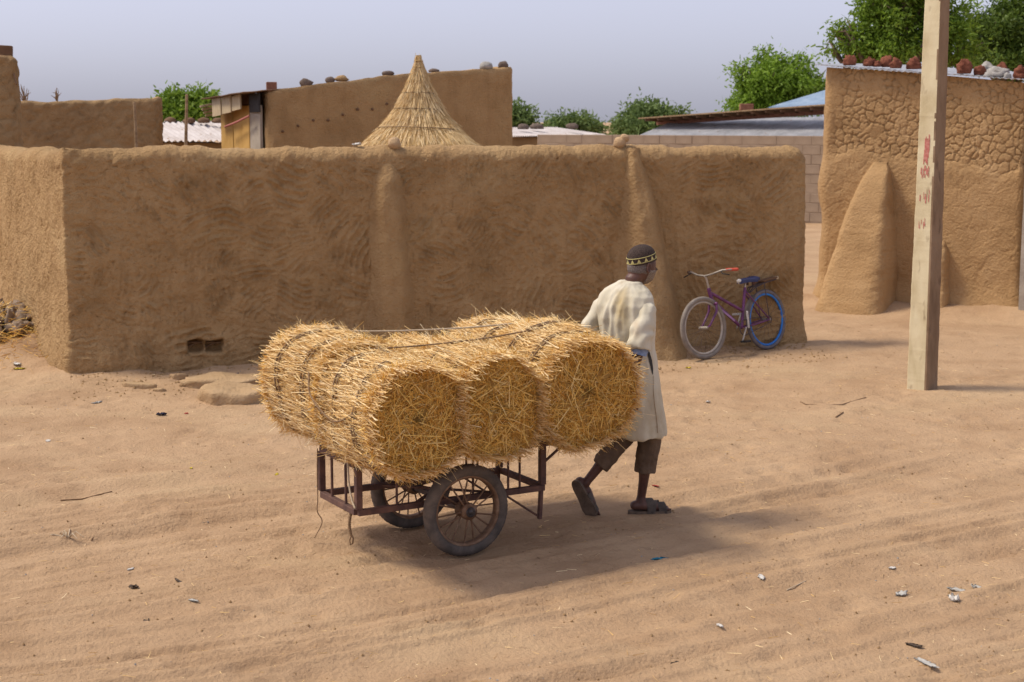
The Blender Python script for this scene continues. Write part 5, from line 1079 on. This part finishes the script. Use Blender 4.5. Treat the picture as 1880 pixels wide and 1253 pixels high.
scrap('plastic_scrap', 1022, 1061, (.05, .012), M['white_plastic'], 'whitish paper strip below the cart wheel', 24)
scrap('plastic_scrap', 1300, 738, (.03, .02), M['white_plastic'], 'little white chip on the sand in front of the bicycle', 25, h=.9)
scrap('plastic_scrap', 1264, 674, (.035, .025), M['yellow'], 'yellowish scrap under the bicycle front wheel', 26, h=.9)
scrap('plastic_scrap', 433, 690, (.05, .025), M['navy'], 'blue scrap on the mud slab by the wall', 27, h=.8)
scrap('plastic_scrap', 32, 682, (.11, .04), M['white_plastic'], 'white and grey packet lying in front of the rubbish heap', 28, h=.6)
scrap('plastic_scrap', 36, 686, (.06, .03), M['yellow'], 'yellow packet tucked under the white packet by the rubbish heap', 29, h=.7)
def twig(pts, r, label, mt='twig', group=None):
    P = np.array([on(u, v) for u, v in pts]); P[:, 2] += r * .8; o = MB().tube(P - P[0], np.linspace(r, r * .6, len(P)), 6).build('twig', M[mt]); o.location = tuple(P[0]); return tag(o, label, 'twig', group)
twig([(112, 911), (150, 908), (205, 898)], .006, 'long thin dry stalk lying left of the cart')
twig([(1445, 1072), (1480, 1057)], .004, 'short dry straw stalk between the wheel tracks', 'rope_pale')
twig([(168, 992), (190, 977)], .005, 'short dark stick beside pale dry roots')
twig([(960, 1018), (990, 1027)], .004, 'bent dry straw stalk right of the near wheel')
twig([(1535, 765), (1548, 757)], .008, 'short dark stick in front of the utility pole')
twig([(1470, 738), (1480, 742), (1545, 741), (1590, 728)], .006, 'rough strip of dry debris left of the utility pole', 'twig')
mb = MB(); r = np.random.default_rng(9); pr = on(125, 993)
for k in range(9): q = r.normal(0, .07, 3) * [1.3, .6, 0]; mb.tube([q * .1, q * .5 + V3(0, 0, .02 + .02 * r.random()), q + V3(0, 0, .004)], [.004, .003, .002], 5)
o = mb.build('dry_roots', M['rope_pale']); o.location = tuple(pr); tag(o, 'tangle of pale dry roots on the left sand', 'roots')
# broken mud slabs by the wall
def slab(u, v, rx, ry, h, seed, label, rz=0.0):
    n, m = 48, 10; a = np.arange(n) / n * 2 * np.pi; R = 1 + .16 * vn(np.cos(a) * 2 + seed, np.sin(a) * 2, seed) + .06 * vn(a * 6, 0 * a, seed + 1); rings = []
    for q, z in ((1.0, -.06), (1.0, .25), (1.02, .6), (.99, .88), (.93, 1.0), (.7, 1.0), (.4, 1.02), (.02, 1.0)):
        x = R * np.cos(a) * rx * q; y = R * np.sin(a) * ry * q; zz_ = h * z * (1 + .25 * vn(x * 4, y * 4, seed)) + .016 * fbm(x * 8, y * 8, seed, 4); k = 1 + .07 * vn(a * 7, z * 5 + 0 * a, seed); rings.append(np.stack([x * k, y * k, zz_], -1))
    o = MB().grid(np.array(rings), False, True).build('mud_slab', M['mud_pale']); p = on(u, v); o.location = (p[0], p[1], p[2] - .015); o.rotation_euler = (0, 0, rz); return tag(o, label, 'mud slab')
slab(415, 703, .40, .30, .075, 1, 'broad broken mud slab lying against the wall foot', .25); slab(432, 732, .34, .26, .12, 2, 'thick crumbled mud slab with undercut edge beside the straw bales', .1); slab(255, 711, .17, .05, .05, 3, 'narrow curved mud ridge left of the slabs', -.2)
slab(293, 717, .06, .05, .05, 4, 'small rounded mud lump at the end of the curved ridge'); slab(330, 696, .09, .06, .05, 5, 'rough mud clod near the vent holes')
# rubbish heap in the left corner
hp = empty('rubbish_heap', (-5.6, 16.3, gh(-5.6, 16.3))); tag(hp, 'heap of ashes, straw and rags piled against the sunlit wall end', 'rubbish heap')
r = np.random.default_rng(12); mb = MB()
for k in range(70): q = r.normal(0, 1, 2) * [.30, .36]; x, y = -5.50 + q[0], 16.45 + q[1]; z_ = math.exp(-(q[0] ** 2 / .2 + q[1] ** 2 / .3)); mb.lump((x, y, gh(x, y) + .10 * z_), (r.uniform(.03, .14), r.uniform(.03, .14), r.uniform(.03, .10)), k, .6, 2.2, 9, 12)
mb.build('ash', mat('ash', [(.3, (.16, .115, .08)), (.7, (.34, .26, .19))], 8, .95, .8, 30, .02), hp, True, True)
n = 1600; q = r.normal(0, 1, (n, 2)) * [.42, .45]; x = -5.45 + q[:, 0]; y = 16.3 + q[:, 1]; P = np.stack([x, y, gz(x, y) + r.uniform(.0, .22, n) * np.exp(-(q ** 2).sum(1) * 3)], -1); D = r.normal(0, 1, (n, 3)) * [1, 1, .3]; D /= np.linalg.norm(D, axis=1, keepdims=True)
make('loose_straw', *ribbons(P, D, r.uniform(.05, .2, n), r.uniform(.004, .009, n), r.normal(0, .2, n), 3), M['straw_end'], hp, False, True)['kind'] = 'stuff'
for k, (u, v, rd, mt) in enumerate([(52, 601, .07, 'navy'), (65, 608, .06, 'black'), (45, 594, .05, 'white_plastic'), (60, 614, .05, 'blue_cloth'), (25, 590, .06, 'white_plastic'), (14, 606, .07, 'grey_plastic')]):
    p = at(u, v + 4, 16.35 - .03 * k); MB().lump(p, (rd * 1.2, rd, rd * .6), 30 + k, .4, 1.8, 10, 13).build('rag', M[mt], hp, True, True)
# fine scatter: pebbles, chaff
def pebbles(name, n, seed, box, smin, smax, mt, label, cat):
    r = np.random.default_rng(seed); x = r.uniform(box[0], box[1], n); y = box[2] + (box[3] - box[2]) * r.random(n) ** 1.2; z = gz(x, y); D = np.array([[1, 0, 0], [-1, 0, 0], [0, 1, 0], [0, -1, 0], [0, 0, 1], [0, 0, -1]], float)
    s = smin * (smax / smin) ** (r.random(n) ** 2.5); V = np.stack([x, y, z + s * .2], -1)[:, None] + D[None] * s[:, None, None] * r.uniform(.5, 1.2, (n, 6, 1)); F = np.array([[0, 2, 4], [2, 1, 4], [1, 3, 4], [3, 0, 4], [2, 0, 5], [1, 2, 5], [3, 1, 5], [0, 3, 5]])
    o = make(name, V.reshape(-1, 3), (F[None] + (np.arange(n) * 6)[:, None, None]).reshape(-1, 3), mt, None, False); return tag(o, label, cat, kind='stuff')
pebbles('pebbles', 9000, 1, (-6, 7, 6.4, 19), .002, .011, M['mud_dark'], 'small brown clods and grit scattered over the sand', 'grit')
pebbles('pebbles', 1500, 2, (-6, 7, 6.4, 19), .002, .008, M['grey_stone'], 'fine pale pebbles scattered over the sand', 'pebbles')
n = 3000; x = r.uniform(-5, 6, n); y = 6.5 + 9 * r.random(n) ** 1.3; P = np.stack([x, y, gz(x, y) + .003], -1); D = r.normal(0, 1, (n, 3)) * [1, 1, .06]; D /= np.linalg.norm(D, axis=1, keepdims=True)
tag(make('chaff', *ribbons(P, D, r.uniform(.015, .07, n), r.uniform(.0015, .004, n), r.normal(0, .1, n), 8), M['straw'], None, False), 'loose bits of straw chaff scattered over the sand', 'chaff', kind='stuff')
n = 1200; q = r.random((n, 2)); x = WALL_A[0] + WDIR[0] * q[:, 0] * 8 + WN[0] * (.15 + q[:, 1] ** 2 * 1.2); y = WALL_A[1] + WDIR[1] * q[:, 0] * 8 + WN[1] * (.15 + q[:, 1] ** 2 * 1.2)
s = r.uniform(.004, .018, n); D = np.array([[1, 0, 0], [-1, 0, 0], [0, 1, 0], [0, -1, 0], [0, 0, 1], [0, 0, -1]], float); V = np.stack([x, y, gz(x, y) + s * .2], -1)[:, None] + D[None] * s[:, None, None] * r.uniform(.4, 1.2, (n, 6, 1)); F = np.array([[0, 2, 4], [2, 1, 4], [1, 3, 4], [3, 0, 4], [2, 0, 5], [1, 2, 5], [3, 1, 5], [0, 3, 5]])
tag(make('wall_crumbs', V.reshape(-1, 3), (F[None] + (np.arange(n) * 6)[:, None, None]).reshape(-1, 3), M['mud'], None, False), 'crumbled mud bits fallen along the wall foot', 'crumbs', kind='stuff')
scrap('plastic_scrap', 655, 268, (.06, .05), M['white_plastic'], 'white plastic scrap caught behind the wall top by the granary', 31, h=1.0, z=15.95)
